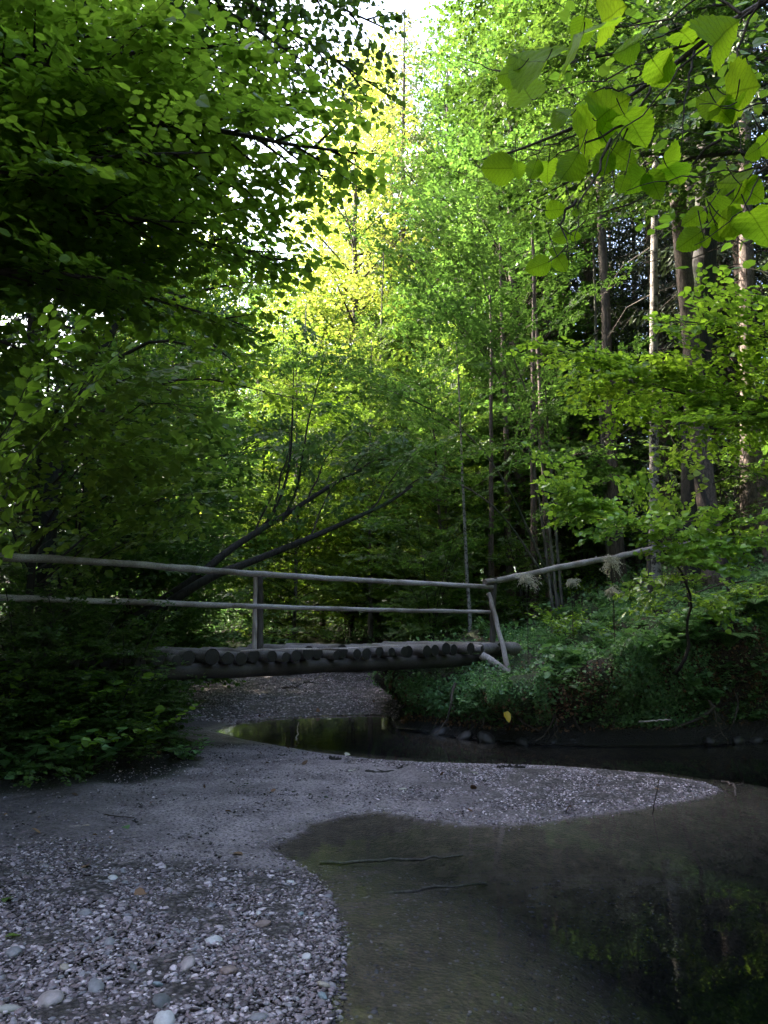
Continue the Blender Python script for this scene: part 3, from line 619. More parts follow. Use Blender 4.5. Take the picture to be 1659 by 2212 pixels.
T['broad_a'] = tree('broadleaf_tree', rng, 20, .17, 84, .10, 4.2, .105, 'leaf', 'bark', sec=.24, ter=.24)
T['broad_b'] = tree('broadleaf_tree', rng, 16, .13, 76, .08, 3.8, .10, 'leaf', 'bark_grey', sec=.24, ter=.24, lean=(1.2, 0))
T['under'] = tree('understory_tree', rng, 8.5, .07, 64, .06, 2.9, .085, 'leaf', 'bark', sec=.2, ter=.2, lean=(.8, .3), elev=18)
T['underlight'] = tree('understory_tree', rng, 8.5, .06, 64, .06, 2.8, .085, 'leaf_mid', 'bark', sec=.2, ter=.2, lean=(-.6, .3), elev=18)
T['light'] = tree('light_tree', rng, 14, .10, 76, .08, 3.4, .10, 'leaf_light', 'bark_grey', sec=.22, ter=.24, elev=20)
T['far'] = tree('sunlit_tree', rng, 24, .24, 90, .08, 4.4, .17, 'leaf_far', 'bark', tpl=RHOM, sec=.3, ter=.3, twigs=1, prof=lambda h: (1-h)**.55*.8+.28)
T['shrub'] = tree('hazel_shrub', rng, 5.0, .035, 60, .08, 1.9, .085, 'leaf', 'bark_dark', sec=.18, ter=.2, stems=5, elev=20)
T['shrub_dark'] = tree('dark_shrub', rng, 4.2, .03, 60, .03, 1.7, .08, 'leaf_dark', 'bark_dark', sec=.17, ter=.19, stems=6, elev=15)
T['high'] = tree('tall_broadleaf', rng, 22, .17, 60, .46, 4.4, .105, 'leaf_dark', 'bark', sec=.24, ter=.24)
T['spruce'] = spruce('spruce_tree', rng, 25, .24, 150, .26, 3.6, dead=60)
T['spruce_low'] = spruce('spruce_tree', rng, 21, .2, 230, .04, 3.2, dead=0)
T['spruce_warm'] = spruce('spruce_tree', rng, 27, .22, 150, .12, 3.6, 'needle_sun_tint')
def pole(rng, H, r, barkm, name='bare_trunk', dead=30):
    root = empty(name); tb = Buf(); cb = Buf(); p = trunk_path(rng, H, (rng.randn()*.5, 0), .02); t = np.linspace(0, 1, len(p)); rr = r*(1-.7*t); rr[0] *= 1.35; tb.tube(p, rr, 12, 0, False, .07, rng)
    for i in range(dead):
        h = .06+.9*rng.rand(); az = rng.rand()*6.28; q = at_path(p, h); d = np.array([math.cos(az), math.sin(az), .1*rng.randn()]); l = .5+1.5*rng.rand(); e = q+d*l+np.array([0, 0, -.3*l])
        cb.tube([q, q+d*l*.55, e], [.014, .009, .003], 3, 0, False)
        for j in range(4): a = q+(e-q)*(.35+.16*j); cb.tube([a, a+nrm(d+rng.randn(3)*.7)*l*.35], [.005, .002], 3, 0, False)
    tb.v += cb.v; tb.f += [f+tb.n for f in cb.f]; tb.m += [(a, 1) for a, _ in cb.m]; tb.build('trunk', [M[barkm], M['twig']], root, True); return root
T['pole'] = pole(rng, 20, .19, 'bark_red'); T['birch'] = pole(rng, 20, .13, 'birch', 'birch_trunk', 14); T['thin'] = pole(rng, 14, .07, 'bark_grey', 'thin_trunk', 20)

# far and middle forest: (archetype, u, Y, rotation, scale, label)
FOREST = [
 ('spruce_low', 1300, 33, .8, .9, 'dense spruce standing between the birch and the reddish trunks'),
 ('spruce_low', 1490, 28, 1.8, .8, 'dense spruce close behind the twin trunks'),
 ('under', 1330, 25, 3.8, 1.1, 'leafy small tree in front of the dark spruces right of the hazel rods'),
 ('broad_a', 985, 27, 5.1, 1.12, 'tall green tree forming the right rim of the bright gap'),
 ('broad_a', 1020, 31, 2.1, 1.3, 'tall green tree one step right of the bright gap rim'),
 ('spruce_warm', 870, 31, 1.7, 1.02, 'pinkish sunlit spruce at the right rim of the bright gap'),
 ('far', 800, 39, 4.4, 1.22, 'pale sunlit tree whose top fades into the white sky of the gap'),
 ('spruce_low', 1180, 40, 1.3, 1.1, 'dense dark spruce far back above the bridge corner'),
 ('spruce_low', 1340, 42, 2.9, 1.1, 'dense dark spruce far back left of the birch top'),
 ('spruce_low', 1430, 36, 5.9, 1.05, 'dense dark spruce far back between birch and twin trunks'),
 ('spruce_low', 1560, 35, 3.9, 1.05, 'dense dark spruce far back right of the twin trunks'),
 ('spruce_low', 1700, 30, 3.1, 1.05, 'dense dark spruce cut by the right picture edge'),
 ('broad_b', 560, 33, 1.9, 1.1, 'green tree far behind the left rail post'),
 ('under', 420, 24, 4.9, 1.1, 'layered small tree on the far left bank of the stream'),
 ('underlight', 840, 30, 2.9, 1.2, 'layered light tree straight up the stream bed'),
 ('spruce', 1440, 23, 3.3, .9, 'dim spruce with dead lower twigs between birch and twin trunks'),
 ('spruce', 1240, 30, 5.3, 1.0, 'dim spruce with dead lower twigs right of the hazel rods'),
 ('spruce', 1600, 24, 1.3, 1.0, 'dim spruce with dead lower twigs near the right edge'),
 ('spruce_low', 1500, 44, 2.3, 1.0, 'dark spruce boughs far back behind the twin trunks'),
 ('spruce_low', 1270, 50, 4.3, 1.0, 'dark spruce boughs far back behind the birch'),
 ('spruce_low', 1640, 38, .3, 1.0, 'dark spruce boughs far back at the right edge'),
 ('pole', 1100, 22, 2, 0.6, 'far bare trunk just left of the reddish trunk'),
 ('pole', 1180, 20, 4, 0.5, 'far bare trunk just right of the reddish trunk'),
 ('thin', 1370, 25, 5, 1.1, 'thin far stem just left of the pale birch'),
 ('thin', 1450, 29, 4, 1.1, 'thin far stem just right of the pale birch'),
 ('far', 690, 37, 3.1, .98, 'yellow green tree closing the gap just left of the slender tree'),
 ('far', 850, 33, 5.0, 1.08, 'yellow green tree closing the gap just right of the slender tree'),
 ('far', 760, 70, 1.0, 1.15, 'most distant tree seen straight down the gap'),
 ('far', 450, 42, 2.0, 1.0, 'far sunlit tree glimpsed through the left leaves'),
 ('far', 1180, 48, 2.7, 1.0, 'far sunlit tree glimpsed above the bridge corner'),
 ('far', 300, 50, .2, 1.0, 'far sunlit tree deep in the left wood'),
 ('light', 800, 24, 5.5, .72, 'young light tree in front of the slender stem'),
 ('light', 640, 23, 2.2, .7, 'young light tree over the leaning trunks'),
 ('broad_b', 1050, 25, 1.8, 1, 'young light tree over the bridge corner'),
 ('far', 760, 30, .3, 0.98, 'slender sunlit tree rising in the bright gap, yellow green leaves on a dark stem'),
 ('far', 640, 46, 1.9, 0.9, 'pale sunlit tree left of the slender one in the bright gap'),
 ('far', 930, 40, 4.2, 1, 'sunlit tree right of the slender one below the pale sky'),
 ('far', 860, 62, 2.8, .85, 'hazy farthest tree filling the bottom of the bright gap'),
 ('far', 540, 60, 5.3, .9, 'light green far tree at the left rim of the bright gap'),
 ('far', 1080, 36, .9, 1.15, 'light green far tree behind the right hand conifers'),
 ('light', 700, 30, 1.1, .95, 'light green tree below the bright gap, left of its centre'),
 ('light', 880, 27, 2.6, .9, 'light green tree below the bright gap, right of its centre'),
 ('light', 560, 34, 4.0, 1.1, 'light green tree against the dark left wall of leaves'),
 ('light', 965, 22, .4, 0.62, 'bright lime green young tree standing out in the middle of the wood'),
 ('broad_a', 1130, 24, 3.3, 1.2, 'tall light green tree reaching up right of the gap'),
 ('high', 1190, 25, 2.1, 1.2, 'tall green tree high behind the large hanging leaves'),
 ('high', 1330, 21, 5.1, 1.05, 'tall leafy tree behind the pale birch trunk'),
 ('high', 1520, 18, .6, 1.15, 'tall leafy tree in the upper right behind the dark trunks'),
 ('light', 600, 30, 3.9, 1, 'green tree above the two leaning trunks'),
 ('broad_b', 800, 27, 1.3, 0.75, 'small green tree in the middle behind the bridge railing'),
 ('broad_a', 330, 21, .2, 1, 'leafy tree in the middle of the left wood'),
 ('broad_b', 400, 22, 2.9, 0.95, 'leafy tree left above the bridge rails'),
 ('underlight', 700, 26, .5, 1.2, 'layered understory tree behind the left rail post'),
 ('under', 960, 20, 3.7, 0.85, 'layered understory tree left of the bridge corner post'),
 ('under', 300, 16.5, 5.6, 1, 'layered understory tree over the left half of the railing'),
 ('under', 290, 14, 2.2, .9, 'layered understory tree behind the left end of the rails'),
 ('shrub_dark', 1250, 23, 1.5, .9, 'dark layered shrub between the bridge corner and the birch'),
 ('spruce_low', 60, 17, 1.0, .95, 'dark spruce on the left edge behind the hazel stems'),
 ('spruce_low', 230, 30, 3.0, 1.15, 'dark spruce in the left background'),
 ('spruce_low', 565, 48, 2.0, .62, 'small blue green spruce at the foot of the bright gap'),
 ('spruce_warm', 1020, 33, .5, 1, 'warm lit spruce just right of the bright sky gap'),
 ('spruce_warm', 930, 44, 2.5, 1.15, 'pinkish lit spruce behind in the upper middle'),
 ('spruce', 1180, 36, .2, 1.1, 'spruce with bare lower stem right of the middle'),
 ('spruce', 1290, 26, 1.2, 1.0, 'dark needled spruce left of the pale birch'),
 ('spruce', 1640, 19, 2.2, 1.0, 'reddish barked spruce near the right edge'),
 ('spruce', 1560, 31, 4.2, 1.0, 'spruce between the dark twin trunks and the right edge'),
 ('spruce_low', 1380, 34, 5.2, .95, 'spruce behind the birch with low drooping boughs'),
 ('pole', 1150, 18, 0, 0.5, 'reddish bare trunk above the bridge corner'),
 ('pole', 1060, 18.6, 1, 0.42, 'dark bare trunk left of the reddish one'),
 ('birch', 1012, 16.5, 2, 0.34, 'whitish slim trunk behind the end of the bridge railing'),
 ('birch', 1408, 16.5, 0, 0.9, 'pale birch trunk left of the dark twin trunks'),
 ('birch', 628, 26, 1, 0.6, 'short pale trunk seen below the upper rail'),
 ('pole', 1350, 32, 3, .9, 'straight brown trunk left of the birch, far back'),
 ('pole', 1240, 38, 4, 1.0, 'thin looking trunk in the dim background right of centre'),
 ('pole', 1285, 34, 5, .8, 'straight grey trunk in the dim background'),
 ('pole', 1470, 38, 2, 1.0, 'far trunk showing between birch and twin trunks'),
 ('pole', 1590, 27, 4, .9, 'straight trunk right of the twin trunks'),
 ('thin', 1310, 22, 1, 1.0, 'thin grey stem in front of the far trunks'),
 ('thin', 820, 27, 2, 1, 'thin dark stem in the middle behind the railing'),
 ('thin', 1098, 27, 3, 1.0, 'thin stem between the two bare trunks'),
 ('thin', 905, 30, 3, .9, 'thin far stem left of the whitish trunk'),
 ('thin', 1215, 28, 2, 1.0, 'thin far stem right of the reddish trunk'),
 ('shrub', 930, 17.5, 1, 0.6, 'low hazel shrub behind the lower rail'),
 ('shrub', 760, 26, 2.4, 0.9, 'hazel shrub in the hollow behind the bridge'),
 ('shrub', 330, 13.5, 4, 0.8, 'hazel shrub on the left bank behind the rails'),
 ('shrub', 170, 12, 5, .85, 'hazel shrub over the hidden left end of the bridge'),
 ('shrub_dark', 1130, 18, .4, .6, 'dark low shrub beyond the bridge corner'),
 ('shrub_dark', 1560, 17, 2, .8, 'dark shrub on the slope below the right trunks'),
 ('shrub_dark', 600, 24, 3, .8, 'dark shrub far behind the left post'),
]
for i, (k, u, Y, rz, s, lab) in enumerate(FOREST):
    cat = 'shrub' if 'shrub' in k else ('trunk' if k in ('pole', 'birch', 'thin') else 'tree')
    place(T[k], u, 0, Y, rz, s, lab, cat)

# ------------------------------------------------------------------ far wood closing the view: one mass
def far_wood():
    rng = np.random.RandomState(77); b = Buf(); L = Leaves()
    for i in range(230):
        a = R(-50+100*rng.rand()); Rr = 58+66*rng.rand()**1.3; x, y = Rr*math.sin(a), Rr*math.cos(a)
        z = hz(x, y); H = 15+7*rng.rand(); 
        if abs(x/y+.04) < .12: H *= .85
        b.tube([(x, y, z-.5), (x, y, z+H)], [.25, .04], 5, 0, False)
        n = 1500; h = rng.rand(n)**1.15; r = (1-h)**.6*3.8*np.sqrt(rng.rand(n))+.2; q = rng.rand(n)*6.28
        p = np.stack([x+r*np.cos(q), y+r*np.sin(q), z+.4+h*H], 1)
        L.add(p, rng.randn(n, 3), np.array([0, 0, .6])+rng.randn(n, 3)*.5, .28+.2*rng.rand(n))
    L.into(b, RHOM, 1, rng); o = b.build('far_wood', [M['bark'], M['leaf']]); o['kind'] = 'stuff'
far_wood()
def surrounding_shade_wood():  # unseen wood around the view, added to keep direct sun off the foreground
    rng = np.random.RandomState(5); b = Buf(); L = Leaves(); k = 0
    while k < 262:
        x = -42+90*rng.rand(); y = -38+66*rng.rand()
        if k > 215: x = -8.5-20*rng.rand(); y = 4-.42*x+11*(rng.rand()-.5)  # more unseen trees added along the sun's path to block its patches
        elif y < 0 and rng.rand() < .45: continue
        if x > -7.5 and x < 8.5 and y > -9: continue
        if y > 0 and x < 0 and -x/y < .62: continue
        if y > 0 and x > 0 and x/y < .72: continue
        if x < 0 and y > 33+.2*x: continue
        k += 1; z = hz(x, y); H = 19+8*rng.rand(); b.tube([(x, y, z-.5), (x, y, z+H)], [.26, .05], 6, 0, False)
        n = 1500; h = rng.rand(n)**.75; r = (1-h)**.6*3.8*np.sqrt(rng.rand(n))+.2; q = rng.rand(n)*6.28
        p = np.stack([x+r*np.cos(q), y+r*np.sin(q), z+1+h*(H-1)], 1)
        L.add(p, rng.randn(n, 3), np.array([0, 0, .6])+rng.randn(n, 3)*.5, .34+.2*rng.rand(n))
    L.into(b, RHOM, 1, rng); o = b.build('surrounding_shade_wood', [M['bark'], M['leaf_dark']]); o['kind'] = 'stuff'
surrounding_shade_wood()

# ------------------------------------------------------------------ near trees with boughs where the photo has them
def hero(name, seed, base, trunk, r, boughs, leaf, leafm, barkm, label, cat='tree', group=None, sec=.17, ter=.17, dens=1., flop=.35, tpl=OVAL, twigs=1, secl=.42, bow=.12, wob=.05):
    """trunk: points of the stem; boughs: (stem fraction, tip point, weight)"""
    rng = np.random.RandomState(seed); root = empty(name, tuple(base)); tb = Buf(); cb = Buf(); lv = Leaves(); base = np.array(base)
    st = curve(trunk, 20)-base; t = np.linspace(0, 1, 20); rr = r*(1-t*.75); rr[0] *= 1.3
    tb.tube(st, rr, 12 if r > .05 else 7, 0, True, .06, rng)
    for f, tip, w in boughs:
        a = at_path(st, f); e = np.array(tip)-base; l = np.linalg.norm(e-a); m = (a+e)/2+np.array([rng.randn()*.06*l, rng.randn()*.06*l, bow*l])
        spray(rng, cb, lv, a, e-a, l, max(.007, r*.3)*w, leaf, 0, sec, dens, flop, twigs, ter, path=curve([a, m, e], 9), wob=wob, secl=secl)
    lv.into(cb, tpl, 1, rng); tb.build('trunk', M[barkm], root, True); cb.build('crown', [M['twig'], M[leafm]], root)
    tag(root, label, cat, group); return root
def ground_pt(u, Y, dz=-.1):
    x = P(u, 1106, Y)[0]; return np.array([x, Y, hz(x, Y)+dz])
def pts(l): return [P(*q) for q in l]
# left side: a linden whose boughs reach over the stream
g = ground_pt(-420, 6.0)
hero('linden_tree', 1, g, [g, P(-440, 900, 6), P(-380, 300, 6), P(-300, -300, 6.2)], .17,
     [(.55, P(760, 330, 6.2), 1.3), (.6, P(520, 100, 5.6), 1.2), (.52, P(420, 330, 5.2), 1), (.62, P(330, 60, 5.2), 1), (.48, P(600, 560, 6.6), 1.1), (.5, P(400, 480, 5.6), 1),
      (.45, P(260, 600, 5.6), 1), (.58, P(650, 230, 6.8), 1), (.56, P(560, 420, 6.8), 1), (.45, P(520, 700, 7.2), 1), (.66, P(180, 150, 5.0), .9), (.5, P(150, 380, 5.2), .9), (.42, P(100, 760, 5.8), .9)],
       .082, 'leaf_mid', 'bark_dark', 'linden at the left reaching its broad leafed boughs over the upper left', sec=.16, ter=.15)
g = ground_pt(-150, 9.5)
hero('overhanging_tree', 2, g, [g, P(-140, 900, 9.5), P(-60, 300, 9.5), P(80, -350, 9.5)], .2,
     [(.8, P(830, 60, 9.5), 1.2), (.85, P(720, -40, 9), 1), (.72, P(830, 200, 9.8), 1.1), (.7, P(700, 160, 9), 1), (.62, P(720, 400, 10), 1), (.66, P(560, 260, 9), 1), (.9, P(560, -80, 9), 1), (.8, P(450, 60, 8.5), 1),
      (.55, P(560, 560, 10), 1), (.6, P(380, 420, 9), 1), (.75, P(250, 100, 8.5), 1), (.5, P(300, 650, 9.5), 1), (.62, P(150, 420, 9), 1), (.9, P(330, -100, 8.5), 1), (.45, P(480, 760, 10), 1), (.7, P(60, 250, 8.6), 1), (.86, P(100, 0, 8.4), 1)],
     .09, 'leaf_dark', 'bark_dark', 'dark tree at the left whose leaves hang before the white sky', dens=.75, sec=.25, ter=.22, flop=.6, bow=.2)
g = ground_pt(110, 11)
hero('overhanging_tree', 3, g, [g, P(120, 1000, 11), P(200, 800, 11.5), P(330, 500, 12.5), P(420, 100, 13)], .13,
     [(.5, P(620, 620, 12), 1), (.6, P(560, 480, 12.5), 1), (.4, P(540, 780, 12), 1), (.35, P(420, 860, 11), 1), (.55, P(200, 560, 11), 1), (.65, P(300, 380, 12), 1), (.45, P(60, 720, 10.6), 1), (.7, P(620, 330, 13.5), 1), (.3, P(330, 960, 10.5), 1), (.5, P(400, 640, 11), 1),
      (.3, P(640, 860, 13), 1), (.8, P(560, 200, 13.5), 1), (.85, P(250, 150, 13), 1), (.75, P(120, 300, 12), 1)],
     .088, 'leaf_mid', 'bark_dark', 'leaning dark stem on the left carrying green leaves above the rails', dens=.75, sec=.25, ter=.23, bow=.15)
g = ground_pt(75, 10)
hero('hazel_bush', 4, g, [g, P(75, 1150, 10), P(95, 950, 9.6), P(200, 760, 9)], .06,
     [(.5, P(430, 880, 7.6), 1), (.4, P(500, 980, 9), 1), (.3, P(560, 1060, 11.5), 1), (.6, P(330, 800, 7.6), 1), (.35, P(300, 950, 8), 1), (.25, P(300, 1110, 10), 1), (.5, P(-60, 860, 7.5), 1), (.7, P(120, 720, 7.6), 1), (.2, P(420, 1130, 11.5), 1), (.3, P(-60, 1020, 9), 1), (.2, P(160, 1150, 11), .9)],
     .105, 'leaf_light', 'bark_dark', 'hazel bush on the left with broad level leaves above the upper rail', 'bush', sec=.19, ter=.22, dens=.85, flop=.3)
g = ground_pt(-130, 4.4)
hero('hazel_bush', 5, g, [g, P(-140, 1200, 4.4), P(-150, 800, 4.4)], .03,
     [(.66, P(130, 735, 4.3), .8), (.5, P(215, 800, 4.6), .8), (.42, P(60, 905, 4.3), .7)],
    .075, 'leaf_mid', 'twig', 'near hazel shoots entering from the left edge at mid height', 'bush', sec=.14, ter=0, secl=.22, flop=.22)
# right hand boughs
g = ground_pt(1900, 9)
hero('beech_tree', 6, g, [g, P(1880, 900, 9), P(1860, 400, 9), P(1850, -100, 9)], .14,
     [(.42, P(1175, 750, 9.6), 1), (.4, P(1330, 800, 9.4), .8), (.45, P(1450, 690, 9), .9), (.44, P(1560, 640, 8.6), .8)],
     .07, 'leaf_mid', 'bark', 'beech bough reaching in from the right edge, bright flat leaf layer at mid height', sec=.12, ter=.12, bow=.06)
g = ground_pt(1750, 13)
if 1: hero('beech_tree', 7, g, [g, P(1740, 900, 13), P(1720, 400, 13), P(1700, -200, 13)], .17,
     [(.6, P(1330, 420, 12), 1), (.66, P(1180, 300, 13), 1), (.72, P(1300, 200, 13), 1), (.8, P(1120, 130, 14), 1), (.85, P(1400, 60, 12), 1), (.7, P(1500, 250, 11), 1), (.9, P(1200, 0, 14), 1), (.75, P(1000, 230, 15), 1), (.6, P(1100, 460, 14), 1), (.95, P(1000, 40, 15), 1), (.8, P(1560, 120, 11.5), 1)],
     .085, 'leaf_dark', 'bark_dark', 'leafy tree at the right edge spreading small leaves behind the large hanging ones', sec=.19, ter=.18)
# two dark leaning trunks behind the bridge
for seed, pl, r, bl, lab in [
    (11, [(405, 1262, 12.6), (500, 1185, 13), (640, 1097, 13.8), (730, 1040, 14.3), (790, 1012, 14.7)], .095, [(.9, P(860, 960, 15.5), .7), (.75, P(760, 930, 15), .7), (.55, P(640, 960, 14), .7), (.95, P(880, 1000, 15.5), .7), (.6, P(620, 900, 14), .7)], 'upper one of two dark trunks leaning right behind the railing'),
    (12, [(440, 1255, 12.4), (520, 1222, 12.8), (650, 1170, 13.4), (760, 1122, 14), (840, 1085, 14.6), (890, 1050, 15)], .09, [(.95, P(990, 1040, 16), .7), (.8, P(940, 960, 15.5), .7), (.6, P(800, 1000, 14.5), .7)], 'lower one of two dark trunks leaning right behind the railing')]:
    pl = pts(pl); g0 = pl[0]+np.array([-1.6, .2, -1.0])
    hero('leaning_tree', seed, g0, [g0]+pl, r, bl, .08, 'leaf', 'bark_dark', lab, sec=.22, ter=.2)
# upright shoots on the upper leaning trunk
g = P(560, 1150, 13.4)
hero('upright_stem', 13, g, [g, P(600, 1090, 13.5), P(625, 1000, 13.6), P(632, 880, 13.8), P(634, 800, 14)], .035, [(.9, P(560, 790, 13), .8), (.95, P(720, 760, 14), .8), (.7, P(740, 900, 13.5), .8), (.6, P(540, 940, 13), .8), (1, P(640, 700, 14), .8)], .08, 'leaf', 'bark_dark', 'dark upright shoot rising from the upper leaning trunk, left of a pair', 'stem', sec=.18, ter=.17)
g = P(610, 1125, 13.6)
hero('upright_stem', 14, g, [g, P(640, 1060, 13.7), P(655, 980, 13.8), P(668, 900, 14), P(700, 780, 14.2)], .03, [(.9, P(820, 800, 14), .8), (.7, P(800, 930, 13.5), .8), (1, P(720, 690, 14.2), .8), (.8, P(600, 860, 13.5), .8)], .08, 'leaf', 'bark_dark', 'dark upright shoot rising from the upper leaning trunk, right of a pair', 'stem', sec=.18, ter=.17)
# arching hazel right of the bridge corner
g = ground_pt(1190, 17)
ARCH = [([(1150, 1000), (1080, 820), (985, 690), (880, 545)], 'first'), ([(1165, 960), (1120, 800), (1060, 660), (1020, 500)], ''), ([(1185, 950), (1175, 800), (1150, 640), (1150, 480)], ''), ([(1100, 1060), (1000, 930), (880, 860), (800, 830)], ''), ([(1090, 1120), (980, 1040), (880, 1010)], '')]
for i, (pl, _) in enumerate(ARCH):
    q = [P(u, v, 17-.4*k) for k, (u, v) in enumerate(pl)]; f = [.45, .6, .7, .8, .9, .97]
    bl = [(x, at_path(np.array([g]+q), min(1, x+.05))+np.array([(-1)**k*(1.3+.3*i), -.6, .35]), .7) for k, x in enumerate(f)]
    hero('arching_hazel', 30+i, g+np.array([.12*i, .1*i, 0]), [g+np.array([.12*i, .1*i, 0])]+q, .035, bl, .075, 'leaf', 'bark_grey',
         ['long hazel rod arching farthest to the upper left above the bridge corner', 'hazel rod arching up left, second from the outermost', 'steepest hazel rod above the bridge corner', 'hazel rod bending low to the left over the hollow', 'lowest hazel rod reaching left close to the rail'][i], 'hazel rod', 'hazel rods rising from one stool', sec=.2, ter=.18)
# twin dark trunks on the right slope
def bare(name, seed, pl, r0, r1, barkm, lab, dead=24, Y=None):
    rng = np.random.RandomState(seed); q = pts(pl); g0 = np.array([q[0][0], q[0][1], hz(q[0][0], q[0][1])-.3]); root = empty(name, tuple(g0)); b = Buf(); st = curve([g0]+q, 24)-g0
    t = np.linspace(0, 1, 24); rr = r0+(r1-r0)*t; rr[0] *= 1.3; rr[1] *= 1.1; b.tube(st, rr, 14, 0, True, .06, rng); cb = Buf()
    for i in range(dead):
        h = .1+.9*rng.rand(); az = rng.rand()*6.28; a = at_path(st, h); d = np.array([math.cos(az), math.sin(az), .2*rng.randn()]); l = .5+2.0*rng.rand(); e = a+d*l+np.array([0, 0, -.3*l]); m_ = a+d*l*.5
        cb.tube([a, m_, e], [.016, .01, .003], 4, 0, False)
        for j in range(6): s_ = at_path(np.array([a, m_, e]), .3+.11*j); cb.tube([s_, s_+nrm(d+rng.randn(3)*.7)*l*.35], [.006, .002], 3, 0, False)
    b.v += cb.v; b.f += [f+b.n for f in cb.f]; b.m += [(a, 1) for a, _ in cb.m]; b.build('trunk', [M[barkm], M['twig']], root, True); tag(root, lab, 'tree trunk'); return root
bare('conifer_trunk', 41, [(1535, 1160, 14.5), (1512, 950, 14.5), (1490, 700, 14.6), (1468, 480, 14.8), (1455, 250, 15), (1440, -60, 15.2)], .2, .12, 'bark_red', 'lighter slightly leaning trunk of the twin trunks on the right slope')
bare('conifer_trunk', 42, [(1500, 1160, 15.2), (1502, 950, 15.2), (1520, 600, 15.3), (1530, 300, 15.4), (1535, -60, 15.6)], .27, .2, 'bark_dark', 'thick nearly black trunk of the twin trunks on the right slope')
bare('conifer_trunk', 43, [(1618, 1120, 17), (1616, 800, 17), (1610, 400, 17), (1605, -60, 17)], .19, .13, 'bark_red', 'reddish scaly trunk near the right edge, in front of the spruces')
bare('slanting_stem', 44, [(1570, 1230, 12.5), (1500, 1010, 12.6), (1440, 860, 12.8), (1390, 800, 13)], .055, .03, 'bark_dark', 'thin dark stem slanting left in front of the twin trunks', 8)
def stump():
    rng = np.random.RandomState(4); x, y, z = hit(1662, 1222); top = P(1662, 1128, y)[2]; root = empty('broken_stump', (x, y, z)); b = Buf()
    k = 12; p = np.stack([np.zeros(k), np.zeros(k), np.linspace(-.2, top-z, k)], 1); b.tube(p, np.linspace(.13, .1, k), 14, 0, True, .1, rng)
    for i in range(9): a = i*.7; b.tube([(.07*math.cos(a), .07*math.sin(a), top-z-.05), (.08*math.cos(a), .08*math.sin(a), top-z+.03+.12*rng.rand())], [.03, .003], 5, 0, False)
    b.build('trunk', M['bark_red'], root, True); tag(root, 'broken reddish stump with a splintered top at the right edge', 'stump')
stump()

# ------------------------------------------------------------------ right bank sapling with glossy leaves
g = hit(1432, 1462)
hero('sapling', 51, g, [g, P(1470, 1440, 9.8), P(1488, 1400, 9.7), P(1483, 1350, 9.65), P(1494, 1300, 9.6), P(1482, 1262, 9.55), P(1466, 1225, 9.5), P(1438, 1195, 9.45), P(1412, 1168, 9.4), P(1330, 1110, 9.3)], .026,
     [(1, P(1190, 1012, 9.2), .9), (.95, P(1260, 1080, 9), .8), (.9, P(1300, 1150, 8.9), .8), (.85, P(1390, 1080, 9.2), .8), (.8, P(1520, 1110, 9), .8), (.75, P(1620, 1130, 9), .9), (.7, P(1580, 1180, 8.7), .8), (.85, P(1350, 1060, 9.6), .8), (.95, P(1230, 1120, 9.4), .7), (.8, P(1460, 1150, 8.8), .7), (.9, P(1210, 1060, 9.1), .8), (.75, P(1650, 1165, 9.2), .8), (.7, P(1540, 1230, 8.7), .7), (.85, P(1400, 1120, 8.9), .8), (.5, P(1560, 1330, 9.2), .6), (.6, P(1390, 1290, 9.2), .6)],
     .07, 'shine', 'bark_dark', 'slender sapling with shiny leaves curving up over the right bank', sec=.09, ter=.1, flop=.6, bow=.05, dens=1.1)
g = ground_pt(1480, 12.5)
hero('sapling', 52, g, [g, P(1470, 1150, 12.4), P(1450, 1040, 12.3), P(1420, 955, 12.3)], .02,
     [(.95, P(1385, 945, 12), .7), (.85, P(1480, 960, 12), .7), (.8, P(1380, 990, 12), .7), (.7, P(1500, 1010, 11.8), .7), (.65, P(1400, 1045, 12), .7), (.55, P(1510, 1050, 12), .7)],
     .085, 'leaf_light', 'twig', 'upper young shoot with flat light leaves in front of the dark trunks', 'sapling', sec=.16, ter=0, bow=.04, secl=.2)

# ------------------------------------------------------------------ large hanging hazel leaves, upper right foreground
def hazel_leaf(buf, uvs, rng, p, a, n, size):
    a = nrm(a); b = nrm(np.cross(n, a)); n = np.cross(a, b); K = 34; ts = np.linspace(0, 1, K)
    w = .47*np.sin(np.pi*ts**.85)**.62*(1-.12*ts); w[-3:] *= [.8, .45, 0]; w[0] = .0; w[1] = max(w[1], .17)
    ser = 1+.11*((np.arange(K) % 3)/2-.6); bend = .02+.42*rng.rand()**1.5; fold = .08+.2*rng.rand(); size = size*(.70+.2*rng.rand()); cup = .05*rng.randn()
    V = []; UV = []
    for s in (-1, -.5, 0, .5, 1):
        yy = s*w*(ser if abs(s) == 1 else 1)
        xx = ts-abs(s)*.06*np.sin(np.pi*ts)+(-.045 if abs(s) == 1 else 0)*(ts < .12)
        zz = np.abs(yy)*fold*2-bend*ts**2+.014*np.sin(ts*40+s)*abs(s)+.02*np.sin(ts*9+s*2+rng.rand()*6)+cup*s*np.sin(ts*3)
        V.append(p+size*(xx[:, None]*a+yy[:, None]*b+zz[:, None]*n)); UV.append(np.stack([xx, yy], 1))
    f = []
    for c in range(4):
        for k in range(K-1): f.append([c*K+k, c*K+k+1, (c+1)*K+k+1, (c+1)*K+k])
    buf.add(np.concatenate(V), f, 1); uvs.append((np.concatenate(UV), np.array(f)))
